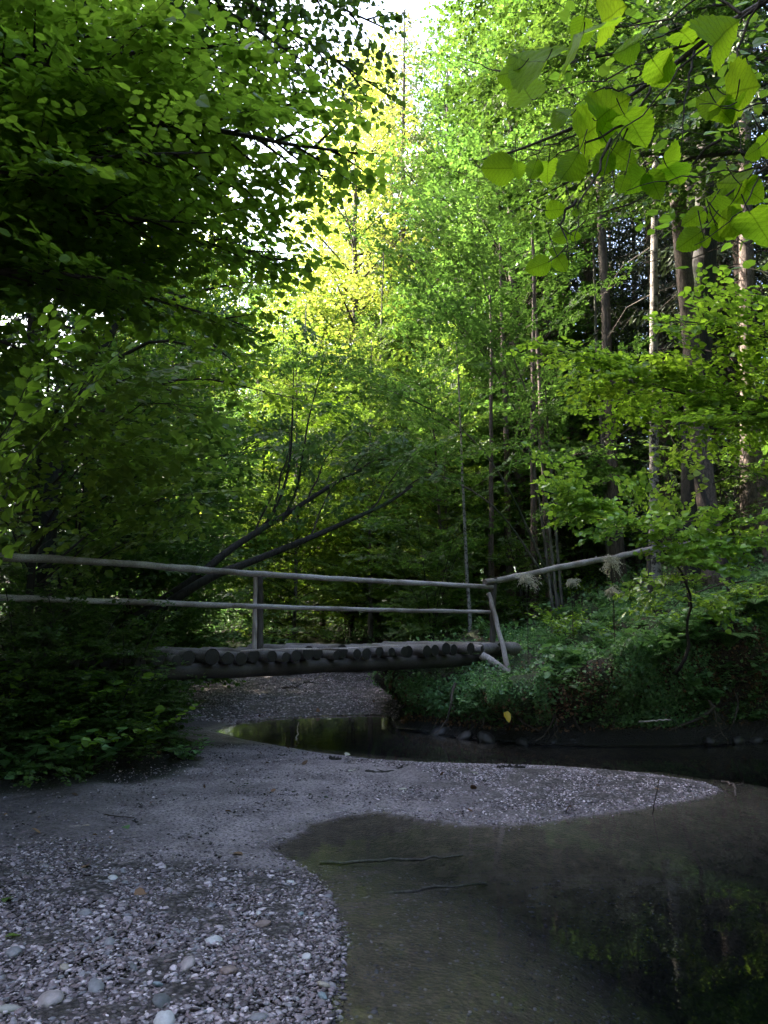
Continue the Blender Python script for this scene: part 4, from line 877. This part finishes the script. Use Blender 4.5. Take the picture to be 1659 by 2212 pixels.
def hazel_branch(seed, stem, twigs, leaves, label, r=.006):
    """leaves: (u of base, v of base, Y, u of tip, v of tip, dY, roll)"""
    rng = np.random.RandomState(seed); b = Buf(); uvs = []; root = empty('hazel_branch', tuple(P(*stem[0]))); o = P(*stem[0])
    b.tube(curve(pts(stem), 18)-o, np.linspace(r, r*.3, 18), 6, 0, True, .15, rng)
    for t in twigs:
        c = curve(pts(t), 12)-o; c[1:-1] += rng.randn(10, 3)*.004; b.tube(c, np.linspace(r*.45, .0009, 12), 5, 0, True, .15, rng)
    stalks = []
    for (u0, v0, Y, u1, v1, dY, roll) in leaves:
        p0 = P(u0, v0, Y)-o; a = nrm(P(u1, v1, Y+dY)-o-p0); c = curve([p0+a*.004, p0-a*.02+np.array([0, 0, .006]), p0-a*.045+np.array([0, 0, .022])], 6); b.tube(c, np.linspace(.0011, .0016, 6), 5, 0, False)
    nb = sum(len(x) for x in b.f)
    for (u0, v0, Y, u1, v1, dY, roll) in leaves:
        p0 = P(u0, v0, Y); p1 = P(u1, v1, Y+dY); a = p1-p0; size = np.linalg.norm(a)
        n0 = nrm(np.array([0, 0, EYE])-p0)*math.cos(roll)+nrm(np.cross(a, (np.array([0, 0, EYE])-p0)))*math.sin(roll)
        hazel_leaf(b, uvs, rng, p0-o, a, -n0, size)
        stalks.append((p0-o, nrm(a), size))
    ob = b.build('foliage', [M['twig'], M['hazel']], root, True)
    uvl = ob.data.uv_layers.new(name='UVMap'); nl = len(ob.data.loops); arr = np.zeros((nl, 2), np.float32)
    st = np.zeros(len(ob.data.polygons), np.int32); ob.data.polygons.foreach_get('loop_start', st); i = nb
    for UV, f in uvs:
        for face in f: arr[st[i]:st[i]+4] = UV[face]; i += 1
    uvl.data.foreach_set('uv', arr.ravel()); tag(root, label, 'branch')
Y1 = 1.9
hazel_branch(61, [(1760, -60, 1.7), (1560, 60, 1.8), (1430, 160, 1.9), (1290, 250, 2.0), (1130, 320, 2.1), (1040, 345, 2.15)],
    [[(1560, 60, 1.8), (1400, 130, 1.9), (1290, 175, 2), (1180, 200, 2.1)], [(1430, 160, 1.9), (1370, 250, 1.9), (1330, 350, 1.9), (1322, 420, 1.9)], [(1290, 250, 2), (1240, 290, 2), (1150, 330, 2), (1120, 350, 2)],
     [(1640, 10, 1.75), (1500, 120, 1.8), (1440, 190, 1.8), (1330, 300, 1.8), (1300, 400, 1.8)], [(1320, 300, 1.8), (1290, 380, 1.8), (1255, 430, 1.8), (1245, 540, 1.8)], [(1245, 430, 1.8), (1215, 470, 1.8), (1225, 560, 1.8)], [(1180, 200, 2.1), (1100, 160, 2.1), (1010, 130, 2.2)], [(1600, 30, 1.75), (1520, -10, 1.8), (1440, 40, 1.9), (1330, 60, 2), (1250, 40, 2)], [(1650, -30, 1.7), (1600, 90, 1.75), (1590, 200, 1.75), (1600, 330, 1.75)], [(1500, 110, 1.8), (1480, 220, 1.8), (1470, 330, 1.8)], [(1430, 160, 1.9), (1350, 190, 1.9), (1290, 195, 1.9), (1240, 230, 1.95)], [(1560, 60, 1.8), (1470, 60, 1.8), (1380, 100, 1.85)], [(1370, 250, 1.9), (1290, 300, 1.9), (1210, 330, 2), (1130, 400, 2)], [(1560, 300, 1.8), (1420, 410, 1.9), (1330, 450, 1.9), (1250, 470, 2)]],
    [(1113, 362, 2.1, 1022, 368, 0, .1), (1117, 350, 2, 1122, 398, .05, .5), (1160, 345, 1.9, 1140, 402, .02, .2), (1185, 350, 1.9, 1175, 395, .1, -.3), (1250, 330, 1.85, 1205, 408, .02, .3), (1252, 300, 1.9, 1300, 255, .1, 0.2),
     (1260, 345, 1.9, 1248, 398, .1, -.4), (1320, 330, 1.85, 1270, 400, .05, .1), (1322, 322, 1.85, 1382, 372, .05, -.2), (1350, 380, 1.8, 1335, 425, .02, .1), (1395, 375, 1.8, 1345, 418, .1, -.2), (1400, 372, 1.8, 1432, 435, .05, .1), (1442, 362, 1.8, 1470, 388, .1, .2), (1430, 355, 1.8, 1465, 340, .1, .3),
     (1180, 455, 1.8, 1232, 448, .02, .2), (1240, 452, 1.8, 1250, 472, 0, .1), (1228, 505, 1.8, 1183, 518, .03, .2), (1235, 508, 1.8, 1260, 515, .02, 0), (1232, 545, 1.8, 1235, 532, .02, 0),
     (1187, 565, 1.8, 1125, 590, .03, .1), (1203, 552, 1.8, 1228, 598, .02, -.2), (1215, 545, 1.8, 1180, 543, .03, .3), 
     (1260, 70, 1.6, 1240, 85, .2, .6), (1120, 150, 1.9, 1060, 170, .1, .3), (1180, 130, 1.8, 1120, 160, .2, .7), (1230, 250, 1.9, 1190, 240, .1, .3),
     (1262, 40, 1.9, 1240, 120, .1, .2), (1300, 50, 1.9, 1345, 5, .1, .3), (1450, 130, 1.8, 1400, 185, .1, .4), (1470, 70, 1.8, 1530, 105, .1, .3), (1380, 90, 1.7, 1310, 130, .1, .5), (1540, 100, 1.6, 1580, 40, .1, .2), (1410, 130, 1.8, 1460, 200, .1, .1), (1350, 250, 1.85, 1400, 310, .1, .3), (1290, 260, 1.9, 1330, 215, .1, .2), (1150, 215, 2, 1110, 175, .1, .2)],
    'near hazel branch with large toothed leaves hanging across the upper right', r=.009)
hazel_branch(62, [(1780, 300, 1.6), (1660, 360, 1.65), (1560, 430, 1.7), (1500, 480, 1.75)],
    [[(1660, 360, 1.65), (1560, 370, 1.7), (1400, 400, 1.8), (1340, 415, 1.85)], [(1700, 210, 1.6), (1600, 240, 1.6), (1510, 225, 1.6)], [(1640, 380, 1.65), (1590, 470, 1.65), (1500, 530, 1.7)]],
    [(1560, 230, 1.6, 1498, 212, .05, .2), (1570, 205, 1.6, 1655, 180, .1, .1), (1548, 225, 1.6, 1590, 272, .05, .1), (1590, 215, 1.6, 1570, 265, .1, -.4), (1520, 455, 1.7, 1470, 492, .05, .1), (1590, 430, 1.7, 1510, 425, .05, .2), (1580, 440, 1.65, 1530, 490, .1, -.2), (1560, 470, 1.65, 1620, 500, .05, -.3),
     (1515, 500, 1.7, 1452, 545, .03, .1), (1520, 512, 1.7, 1528, 540, .02, .2), (1545, 485, 1.7, 1565, 528, .02, .1), (1555, 490, 1.7, 1590, 512, .05, .3), (1600, 400, 1.65, 1659, 440, .05, .1), (1610, 390, 1.65, 1560, 405, .1, .3), (1640, 320, 1.6, 1600, 345, .05, .3), (1650, 290, 1.6, 1700, 340, .05, .2), (1620, 460, 1.6, 1670, 520, .1, .2)],
    'near hazel branch at the right edge with overlapping broad leaves', r=.005)

g = ground_pt(2050, 5.5)
hero('hazel_bush', 71, g, [g, P(1980, 900, 4.6), P(1900, 300, 3.8), P(1820, -60, 3.5)], .03,
     [(.8, P(1300, 270, 3.7), .6), (.9, P(1200, 120, 4), .6), (.92, P(1400, 20, 3.6), .6), (.75, P(1480, 300, 3.4), .6), (.65, P(1500, 480, 3.6), .5), (.85, P(1420, 160, 3.3), .6), (.95, P(1150, 30, 4.2), .5)],
     .062, 'leaf_mid', 'twig', 'hazel twigs with middle sized leaves just behind the largest hanging leaves, upper right', 'bush', sec=.2, ter=0, secl=.3, dens=.6, flop=.5, bow=.06)
# ------------------------------------------------------------------ low plants on the banks
def plant(name, seed, n, h, leaf, leafm, tpl=OVAL, spread=.5, per=9, flop=.5, link=True):
    rng = np.random.RandomState(seed); b = Buf(); L = Leaves(); root = empty(name)
    for i in range(n):
        az = i*2.4+rng.rand(); d = nrm([math.cos(az)*spread, math.sin(az)*spread, .8+.3*rng.rand()]); l = h*(.5+.6*rng.rand()); st = np.array([0, 0, -.04]); m_ = st+d*l*.5; e = m_+nrm(d+np.array([0, 0, -.7]))*l*.55
        b.tube([st, m_, e], [.004, .003, .0015], 4, 0, False); k = per; t = np.linspace(.25, 1, k); p = np.array([at_path(np.array([st, m_, e]), x) for x in t]); sgn = np.where(np.arange(k) % 2, 1., -1.)[:, None]
        T_ = nrm(e-st); Bn = nrm(np.cross((0, 0, 1), T_)); A = T_*.5+Bn*sgn+rng.randn(k, 3)*.25; A[:, 2] -= .1
        L.add(p, A, np.array([0, 0, 1.])+rng.randn(k, 3)*flop*.6, leaf*(.6+.6*rng.rand(k)))
    L.into(b, tpl, 1, rng); b.build('foliage', [M['twig'], M[leafm]], root); return root
def fern(seed, n, l, name='fern'):
    rng = np.random.RandomState(seed); b = Buf(); L = Leaves(); root = empty(name)
    for i in range(n):
        az = i*6.283/n+rng.rand()*.5; out = np.array([math.cos(az), math.sin(az), 0]); ll = l*(.8+.4*rng.rand()); k = 30; t = np.linspace(0, 1, k)[:, None]
        c = out*ll*(.25*t+.65*t**1.6)+np.array([0, 0, 1.])*ll*(.85*t-.62*t**2.4); b.tube(c, np.linspace(.004, .001, k), 3, 0, False)
        Bn = np.cross(out, (0, 0, 1)); T_ = nrm(np.gradient(c, axis=0)); N_ = np.cross(np.broadcast_to(Bn, T_.shape), T_)
        w = ll*.24*np.sin(np.pi*np.clip(t[:, 0]*.9+.08, 0, 1))**.8
        for s in (-1, 1):
            A = Bn*s+T_*.35; pin = 7
            for q in range(pin):
                pp = c+nrm(A)*(w*(q+.5)/pin)[:, None]; sz = w/pin*2.6*(1-.6*q/pin)
                for s2 in (-1, 1): L.add(pp[2:], (T_*s2+nrm(A)*.5)[2:], N_[2:]+rng.randn(k-2, 3)*.1, sz[2:])
    L.into(b, LONG, 1, rng, 1.6); b.build('frond', [M['twig'], M['herb']], root); return root
Q = {'herb_a': plant('woodland_herb', 1, 9, .5, .10, 'herb', LOBE), 'herb_b': plant('woodland_herb', 2, 12, .38, .07, 'herb'), 'herb_c': plant('leafy_shoot', 3, 7, .75, .085, 'shine', OVAL, .4, 12), 'herb_d': plant('broad_leaved_herb', 4, 7, .42, .16, 'herb', LOBE, .6, 4), 'fern': fern(5, 9, .8)}
PL = [  # kind, u, v of the foot, scale, label
 ('herb_b', 1000, 1560, 9.9, .8, 'low leafy herb hanging at the dark water edge under the bridge end'), ('herb_a', 1050, 1560, 10.6, .75, 'light green herb just below the bridge brace'), ('herb_d', 1140, 1545, 10.4, 1, 'broad leaved herb above the yellow leaf'),
 ('herb_b', 1110, 1535, 11.3, .7, 'herb growing below the foot of the diagonal brace'), ('herb_a', 1210, 1490, 10.9, 1.1, 'dense green herb right of the brace foot'), ('herb_b', 1270, 1500, 10.6, 1.2, 'small leaved herb in the middle of the right bank'),
 ('herb_d', 1240, 1430, 11.4, 1, 'broad leaved herb in the upper middle of the right bank'), ('herb_c', 1120, 1340, 12.6, .9, 'yellowish leafy shoot right beside the bridge corner post'), ('herb_c', 1180, 1350, 12.8, .9, 'leafy shoot a step right of the bridge corner post'),
 ('herb_c', 1230, 1300, 13.4, .9, 'leafy shoot under the sloping handrail'), ('herb_c', 1420, 1330, 11.8, 1, 'leafy shoot left of the sapling stem'), ('herb_c', 1530, 1350, 10.8, 1.1, 'leafy shoot right of the sapling stem'),
 ('herb_c', 1620, 1400, 10.2, 1.1, 'bluish leafy shoot at the right edge of the bank'), ('herb_a', 1580, 1470, 10.3, 1.2, 'dark herb low at the right of the bank'), ('herb_a', 1400, 1440, 10.8, 1.2, 'herb just left of the sapling foot'),
 ('herb_a', 1340, 1390, 11.4, 1.1, 'herb on the shady middle of the bank'), ('herb_b', 1310, 1320, 12.8, 1.1, 'small leaved herb beside the white plumes'), ('fern', 1590, 1330, 10.6, .8, 'pale fern arching right of the sapling'), ('fern', 1655, 1280, 10.4, .9, 'fern at the right edge below the stump'),
 ('fern', 1540, 1400, 10.4, .7, 'fern low beside the sapling stem'), ('herb_b', 1500, 1560, 10.35, 1.2, 'creeping plant on the mossy lump near the water, right side'), ('herb_b', 1400, 1585, 10.2, .9, 'creeping plant left of the dark hollow at the water'), ('herb_b', 1250, 1570, 10.35, 1, 'mossy tuft just above the water in the middle'),
 ('herb_a', 250, 1520, 8.2, 1.1, 'bramble like herb on the left bank under the bridge'), ('herb_d', 120, 1500, 7.4, 1.2, 'broad leaved herb on the dark left bank'), ('herb_a', 60, 1420, 7.6, 1.3, 'herb high on the left bank below the rail'), ('herb_c', 180, 1400, 8.4, 1.1, 'leafy shoot on the left bank before the deck logs'),
 ('herb_a', 330, 1480, 8.6, 1.1, 'herb overhanging the left end of the deck'), ('herb_b', 400, 1640, 7.9, 1.1, 'small leaved herb trailing onto the silt'), ('herb_d', 340, 1600, 7.9, .9, 'pale green leaves above the silt on the left'), ('herb_a', 230, 1600, 7.4, 1.2, 'dim herb in the hollow of the left bank'),
 ('herb_a', 60, 1580, 6.8, 1.2, 'almost black herb low at the left edge'), ('herb_c', 30, 1480, 6.9, 1, 'leafy shoot at the left picture edge'), ('herb_b', 150, 1660, 6.9, 1, 'small dark herb at the foot of the left bank'), ('herb_b', 20, 1680, 6.4, 1, 'small herb at the left edge next to the silt'),
 ('fern', 200, 1460, 7.9, .7, 'small fern among the leaves of the left bank'), ('herb_c', 400, 1440, 9.3, .9, 'leafy shoot in front of the leftmost visible deck logs'), ('herb_a', 300, 1400, 9.6, 1, 'herb partly hiding the deck logs on the left'),
]
used2 = set()
for k, u, v, Y, s, lab in PL:
    o = Q[k] if k not in used2 else copy_tree(Q[k]); used2.add(k)
    hp = hit(u, v); o.location = (hp[0], hp[1], hp[2]-.03); o.scale = (s, s, s); o.rotation_euler = (0, 0, (u*7+v*3) % 6.28); tag(o, lab, 'fern' if k == 'fern' else 'plant')
LM = [(1068, 1350, 'the bridge corner post'), (1100, 1455, 'the foot of the diagonal brace'), (1135, 1255, 'the first creamy plume'), (1320, 1220, 'the largest plume'), (1322, 1290, 'the lower plume'), (1095, 1550, 'the yellow leaf'), (1404, 1225, 'the handrail end post'), (1485, 1400, 'the bend of the sapling'), (1470, 1270, 'the middle of the sapling stem'), (1655, 1180, 'the broken stump'), (1432, 1470, 'the sapling foot'),
      (1590, 1330, 'the pale fern'), (1410, 1560, 'the pale broken branch'), (1240, 1430, 'the open middle of the bank'), (1580, 1480, 'the dark right hollow'), (1180, 1560, 'the mossy lump'), (1290, 1500, 'the mossy bank face'), (1535, 1215, 'the twin trunks'), (550, 1350, 'the left rail post'), (700, 1340, 'the leaning trunk feet'), (840, 1350, 'the middle of the lower rail'), (960, 1340, 'the right part of the lower rail'),
      (60, 1350, 'the left end of the lower rail'), (330, 1380, 'the leftmost deck logs'), (440, 1440, 'the hidden deck edge'), (200, 1420, 'the dark bank under the rails'), (60, 1480, 'the left picture edge'), (280, 1530, 'the gravel under the bridge'), (130, 1580, 'the black hollow of the left bank'), (330, 1660, 'the silt edge'), (60, 1690, 'the corner of silt and bank'), (430, 1600, 'the tip of the small pool')]
seen_l = {}
def near(u, v, base=''):
    q = sorted(LM, key=lambda a: (a[0]-u)**2+(a[1]-v)**2)
    for a in q[:10]:
        du, dv = u-a[0], v-a[1]; d = math.hypot(du, dv)
        w = ('right of ' if du > 0 else 'left of ') if abs(du) > abs(dv) else ('below ' if dv > 0 else 'above ')
        k = (' just ' if d < 35 else ' close ' if d < 70 else ' well ' if d < 140 else ' far ')+w+a[2]
        if base+k not in seen_l: seen_l[base+k] = 1; return k
    return k
def herbs(seed, n, reg, kinds, smin, smax, label, group, cat='plant'):
    rng = np.random.RandomState(seed)
    for i in range(n):
        u, v = reg(rng)
        if 960 < u < 1180 and v < 1535 and seed in (1, 2, 5): continue
        hp = hit(u, v); t = float(height(np.array([hp[0]]), np.array([hp[1]]), True)[3][0])
        if t < .08: continue
        k = kinds[rng.randint(len(kinds))]; o = copy_tree(Q[k]); o.location = (hp[0], hp[1], hp[2]-.04); s = smin+(smax-smin)*rng.rand(); o.scale = (s, s, s*(.8+.4*rng.rand())); o.rotation_euler = (rng.randn()*.15, rng.randn()*.15, rng.rand()*6.28); tag(o, label+near(u, v, label), cat, group)
herbs(1, 130, lambda r: (980+680*r.rand(), 1260+300*r.rand()), ['herb_a', 'herb_b', 'herb_b', 'herb_d'], .6, 1.15, 'low green herb', 'herbs of the right bank')
herbs(2, 50, lambda r: (1080+580*r.rand(), 1250+150*r.rand()), ['herb_c', 'herb_c', 'herb_d'], .7, 1.1, 'upright leafy shoot', 'shoots of the right bank')
herbs(3, 70, lambda r: (-60+520*r.rand(), 1330+380*r.rand()), ['herb_a', 'herb_b', 'herb_d', 'herb_c'], .8, 1.4, 'dim green herb', 'herbs of the left bank')
herbs(4, 40, lambda r: (300+800*r.rand(), 1300+80*r.rand()), ['herb_a', 'herb_b', 'herb_d'], 1., 1.8, 'forest floor herb', 'herbs behind the bridge')
for i, (u, v, sc_, l) in enumerate([(40, 1520, .42, 'dark bush at the left edge below the rails'), (150, 1540, .40, 'dark bush hiding the left deck end, middle of three'), (270, 1530, .34, 'dark bush hiding the left deck end, rightmost of three'), (90, 1600, .34, 'low dark bush by the black hollow on the left'), (230, 1620, .30, 'low dark bush above the silt on the left'), (-30, 1620, .42, 'low dark bush cut by the left picture edge'), (350, 1590, .22, 'small bush reaching over the silt on the left')]):
    o = copy_tree(T['shrub_dark']); hp = hit(u, v); o.location = (hp[0], hp[1], hp[2]-.1); o.scale = (sc_*1.25, sc_*1.25, sc_*.85); o.rotation_euler = (0, 0, i*1.3); tag(o, l, 'bush', 'dark bushes of the left bank')
herbs(5, 90, lambda r: (960+720*r.rand(), 1400+180*r.rand()), ['herb_b', 'herb_b', 'herb_a'], .55, 1.0, 'small overhanging herb', 'herbs hanging over the water')
# goat's beard plumes
def plume(u, v, Y, s, label, seed):
    rng = np.random.RandomState(seed); p = P(u, v, Y); z = hz(p[0], p[1]); root = empty('plumed_flower', (p[0], p[1], z)); b = Buf(); L = Leaves(); top = p[2]-z
    b2 = Buf(); b2.tube([(0, 0, -.05), (.02, 0, top*.6), (0, 0, top)], [.006, .005, .003], 5, 0, False); b2.build('stem', M['twig'], root)
    for i in range(84):
        az = i*2.4+rng.rand(); h = top-.11*s*rng.rand(); el = 1.1*rng.rand()-.3; d = np.array([math.cos(az)*math.cos(el), math.sin(az)*math.cos(el), math.sin(el)]); l = s*(.07+.13*rng.rand())*(1+.45*math.cos(az-.6)); q = [np.array([0, 0, h])]; dd = nrm(d)
        for k in range(8): dd = nrm(dd+np.array([0, 0, -.20])+rng.randn(3)*.1); q.append(q[-1]+dd*l/8)
        q = np.array(q); q[2:] += np.cumsum(rng.randn(7, 3)*.004, 0); b.tube(q, np.linspace(.0016, .001, 9), 3, 0, False)
        k = 44; t = rng.rand(k); pp = np.array([at_path(q, x) for x in t]); L.add(pp, rng.randn(k, 3)+np.array([0, 0, -.2]), rng.randn(k, 3), .008+.008*rng.rand(k))
    L.into(b, RHOM, 1, rng, 1.3); b.build('flower', [M['plume'], M['plume']], root); tag(root, label, 'flower')
plume(1135, 1240, 11.6, 1.1, 'creamy drooping plume nearest the bridge corner post', 1); plume(1318, 1203, 11.8, 1.45, 'largest creamy plume hanging across the sloping handrail', 2)
plume(1322, 1268, 11.2, .9, 'creamy plume below the largest one', 3); plume(1232, 1250, 12.2, .7, 'small pale plume between the two upper plumes', 4)
def cover(name, seed, n, x0, x1, y0, y1, keep, leaf, leafm, tpl=OVAL, lift=.12):
    rng = np.random.RandomState(seed); x, y, z = scatter(rng, n, x0, x1, y0, y1, keep); k = len(x); L = Leaves(); b = Buf()
    e = .05; gx = (height(x+e, y)-z)/e; gy = (height(x, y+e)-z)/e; nn = nrm(np.stack([-gx, -gy, np.ones(k)], 1))
    a_, b_ = lip(x, y); p = np.stack([x+a_, y+b_, z], 1)+nn*(lift*rng.rand(k)**1.5)[:, None]
    L.add(p, rng.randn(k, 3)+np.array([0, 0, .1]), nn*.5+np.array([0, 0, .6])+rng.randn(k, 3)*.45, leaf*(.5+rng.rand(k))); L.into(b, tpl, 0, rng); o = b.build(name, M[leafm]); o['kind'] = 'stuff'; return o
patch = lambda x, y, a, lo: fbm(x*a+40, y*a+7)+.12*np.random.RandomState(1).randn(len(x)) > lo
cover('bank_cover', 1, 90000, .2, 9, 9.6, 17, lambda x, y, z, dw, dc, t: (t > .12) & (dc > .05) & patch(x, y, 1.1, -.22), .036, 'herb')
cover('bank_cover', 2, 45000, -8, -1.5, 5, 16, lambda x, y, z, dw, dc, t: (t > .25) & patch(x, y, 1.2, -.15), .05, 'leaf_dark', lift=.3)
cover('forest_floor_cover', 3, 70000, -14, 16, 15, 40, lambda x, y, z, dw, dc, t: (t > .5) & patch(x, y, .5, -.1), .09, 'herb', RHOM, lift=.3)
cover('moss_cover', 4, 60000, .2, 7, 9.5, 12, lambda x, y, z, dw, dc, t: (t > .05) & (z > .12) & patch(x, y, 1.6, -.05), .018, 'leaf', RHOM, lift=.03)
cover('foot_moss', 14, 1100000, .2, 9, 9.3, 13, lambda x, y, z, dw, dc, t: (dc > .0) & (dc < .45) & (t < .97) & (z > .22) & (fbm(x*1.5, y*1.5)+.10*np.random.RandomState(6).randn(len(x)) > -.05), .03, 'herb', OVAL, lift=.09)
cover('foot_litter', 15, 160000, .2, 9, 9.3, 13, lambda x, y, z, dw, dc, t: (dc > -.02) & (dc < .4) & (t < .9) & (z > .0), .04, 'litter', RHOM, lift=.03)
M['wet_stone'] = single_mat('wet_stone', (.03, .027, .026))
def foot():
    rng = np.random.RandomState(9)
    for i in range(26):
        u = 900+760*(i+rng.rand())/26; x, y = G(u, 1606-70*max(0, (1000-u)/160), 0); k = 0
        while sdf(CORR, np.array([x]), np.array([y]))[0] < .02 and k < 60: y += .02; k += 1
        if i % 2:
            s_ = .05+.11*rng.rand(); o = stones(rng, np.array([0.]), np.array([0.]), np.array([0.]), np.array([s_]), TV, TF, .7, .25).build('bank_stone', M['wet_stone'], smooth=True); o.location = (x, y-.05, s_*.1); tag(o, 'dark wet stone at the foot of the bank'+near(u, 1600, 'stone'), 'stone', 'stones at the foot of the right bank')
        else:
            top = np.array([x+.1*rng.randn(), y+.05, .45+.35*rng.rand()]); b = Buf(); p = [np.zeros(3), np.array([rng.randn()*.1, -.14, -top[2]*.4]), np.array([rng.randn()*.22, -.10, -top[2]*.8]), np.array([rng.randn()*.3, -.12, -top[2]-.05])]
            c = curve(p, 12); c[1:] += rng.randn(11, 3)*.012; b.tube(c, np.linspace(.016+.014*rng.rand(), .004, 12), 6, 0, True, .2, rng)
            for q in range(3): a = at_path(c, .3+.2*q); b.tube([a, a+np.array([rng.randn()*.08, -.03, -.08]), a+np.array([rng.randn()*.16, -.03, -.2])], [.006, .004, .002], 4, 0, False)
            o = b.build('root', M['bark'], None, True); o.location = top; tag(o, 'bare root hanging down the bank face'+near(u, 1560, 'root'), 'root', 'roots on the right bank')
foot()
cover('leaf_litter', 5, 2500, -5, 9, 3, 16, lambda x, y, z, dw, dc, t: (dw > .1) & ((t > .1) | (y > 5.6) & (np.random.RandomState(2).rand(len(x)) < .12)), .055, 'litter', lift=.01)


# ------------------------------------------------------------------ small things on the spit and in the water
def stick(path, r, mt, label, cat='stick', name='stick', seed=1, side=()):
    rng = np.random.RandomState(seed); p = np.array([G(u, v, z)+(z,) if z is not None else tuple(hit(u, v)) for u, v, z in path]); o = p[0].copy(); b = Buf(); c = curve(p, 14)-o; c[1:-1] += rng.randn(12, 3)*r*.5; c[:, 2] += r*.6
    b.tube(c, np.linspace(r, r*.55, 14), 7, 0, True, .25, rng)
    for f, dx, dy, dz in side: a = at_path(c, f); b.tube([a, a+np.array([dx, dy, dz])*.5+rng.randn(3)*.004, a+np.array([dx, dy, dz])], [r*.5, r*.35, r*.15], 5, 0, False)
    ob = b.build(name, M[mt], None, True); ob.location = o; tag(ob, label, cat); return ob
stick([(790, 1670, None), (820, 1672, None), (850, 1668, None), (880, 1654, None)], .017, 'bark_dark', 'dark crooked twig lying on the middle of the spit', seed=3, side=[(.3, -.1, .05, .02), (.7, .06, .08, .03)])
stick([(1076, 1660, None), (1100, 1659, None), (1135, 1661, None)], .022, 'bark_dark', 'short dark log piece at the far edge of the spit', seed=4)
stick([(712, 1641, None), (738, 1642, None)], .02, 'bark_dark', 'small dark mossy chunk near the far pool edge', 'wood chunk', 'wood_chunk', 5)
stick([(738, 1638, None), (775, 1641, None)], .007, 'post', 'pale twig lying beside the dark mossy chunk', seed=6)
stick([(150, 1790, None), (215, 1786, None)], .008, 'post', 'pale straight twig on the silt at the left', seed=7)
stick([(190, 1750, None), (230, 1762, None), (290, 1770, None)], .006, 'twig', 'thin brown twig on the silt above the pale one', seed=8)
stick([(1410, 1758, 0), (1424, 1685, .34)], .006, 'twig', 'thin twig standing upright in the shallow water by the spit', seed=9)
stick([(610, 1487, None), (640, 1488, None)], .03, 'bark_red', 'short branch on the gravel beneath the bridge', seed=10)
stick([(640, 1484, None), (662, 1476, None), (690, 1478, None), (715, 1479, None)], .016, 'bark_dark', 'curved dark branch on the gravel beneath the bridge', seed=11)
stick([(640, 1600, .03), (645, 1562, .10)], .012, 'post', 'pale stub poking from the small pool below the bridge', seed=12)
stick([(1560, 1690, .03), (1585, 1700, .05), (1590, 1722, .02)], .014, 'bark_red', 'brown driftwood caught at the tip of the spit', 'driftwood', 'driftwood', 13, side=[(.5, .12, .05, .02), (.8, -.1, -.04, .03)])
stick([(1380, 1560, .35), (1450, 1556, .4)], .012, 'post', 'pale broken branch lying level above the water on the right bank', seed=14)
stick([(690, 1866, -.02), (850, 1860, -.05), (1000, 1850, -.09)], .012, 'bark_grey', 'pale pole lying under the shallow water, farther of two', 'sunken pole', 'sunken_pole', 15)
stick([(740, 1945, -.05), (900, 1925, -.09), (1050, 1912, -.16)], .012, 'bark_grey', 'pale pole lying under the shallow water, nearer of two', 'sunken pole', 'sunken_pole', 16)
stick([(520, 1408, 1.28), (640, 1404, 1.30), (860, 1398, 1.34)], .012, 'post', 'long pale stick lying behind the deck logs', seed=17)
def one_leaf(u, v, size, mt, label, up=.3, Y=None, seed=1):
    rng = np.random.RandomState(seed); p = hit(u, v) if Y is None else P(u, v, Y); b = Buf(); L = Leaves(); a = np.array([rng.randn(), rng.randn(), 0]) if Y is None else np.array([.3, -.3, -1.])
    n = np.array([rng.randn()*.2, rng.randn()*.2, 1.]) if Y is None else np.array([.3, -1, .2]); L.add(np.array([[0, 0, .012]]), a[None], n[None], np.array([size])); L.into(b, OVAL, 0, rng, 1.1 if Y is None else .72)
    o = b.build('fallen_leaf' if Y is None else 'leaf', M[mt], None, True); o.location = p; tag(o, label, 'leaf')
one_leaf(1093, 1540, .14, 'yellow', 'single bright yellow leaf hanging on the dark bank above the water', Y=10.2)
for i, (u, v, m, l) in enumerate([(745, 1632, 'plume', 'pale leaf on the spit near the small pool'), (760, 1668, 'plume', 'tiny pale leaf on the mud left of the crooked twig'), (1020, 1672, 'plume', 'pale leaf fragment below the short dark log piece'), (872, 1708, 'plume', 'small whitish leaf standing on the silt'), (505, 1848, 'litter', 'brown leaf where silt meets gravel'),
    (180, 1880, 'litter', 'orange brown leaf at the top of the gravel'), (20, 1945, 'leaf', 'green leaf on the gravel at the left edge'), (12, 2030, 'leaf_light', 'lower green leaf on the gravel at the left edge'), (290, 1935, 'litter', 'dark brown leaf on the near gravel'), (270, 1788, 'herb', 'bluish green leaf beside the pale straight twig')]):
    one_leaf(u, v, .07, m, l, seed=i+3)
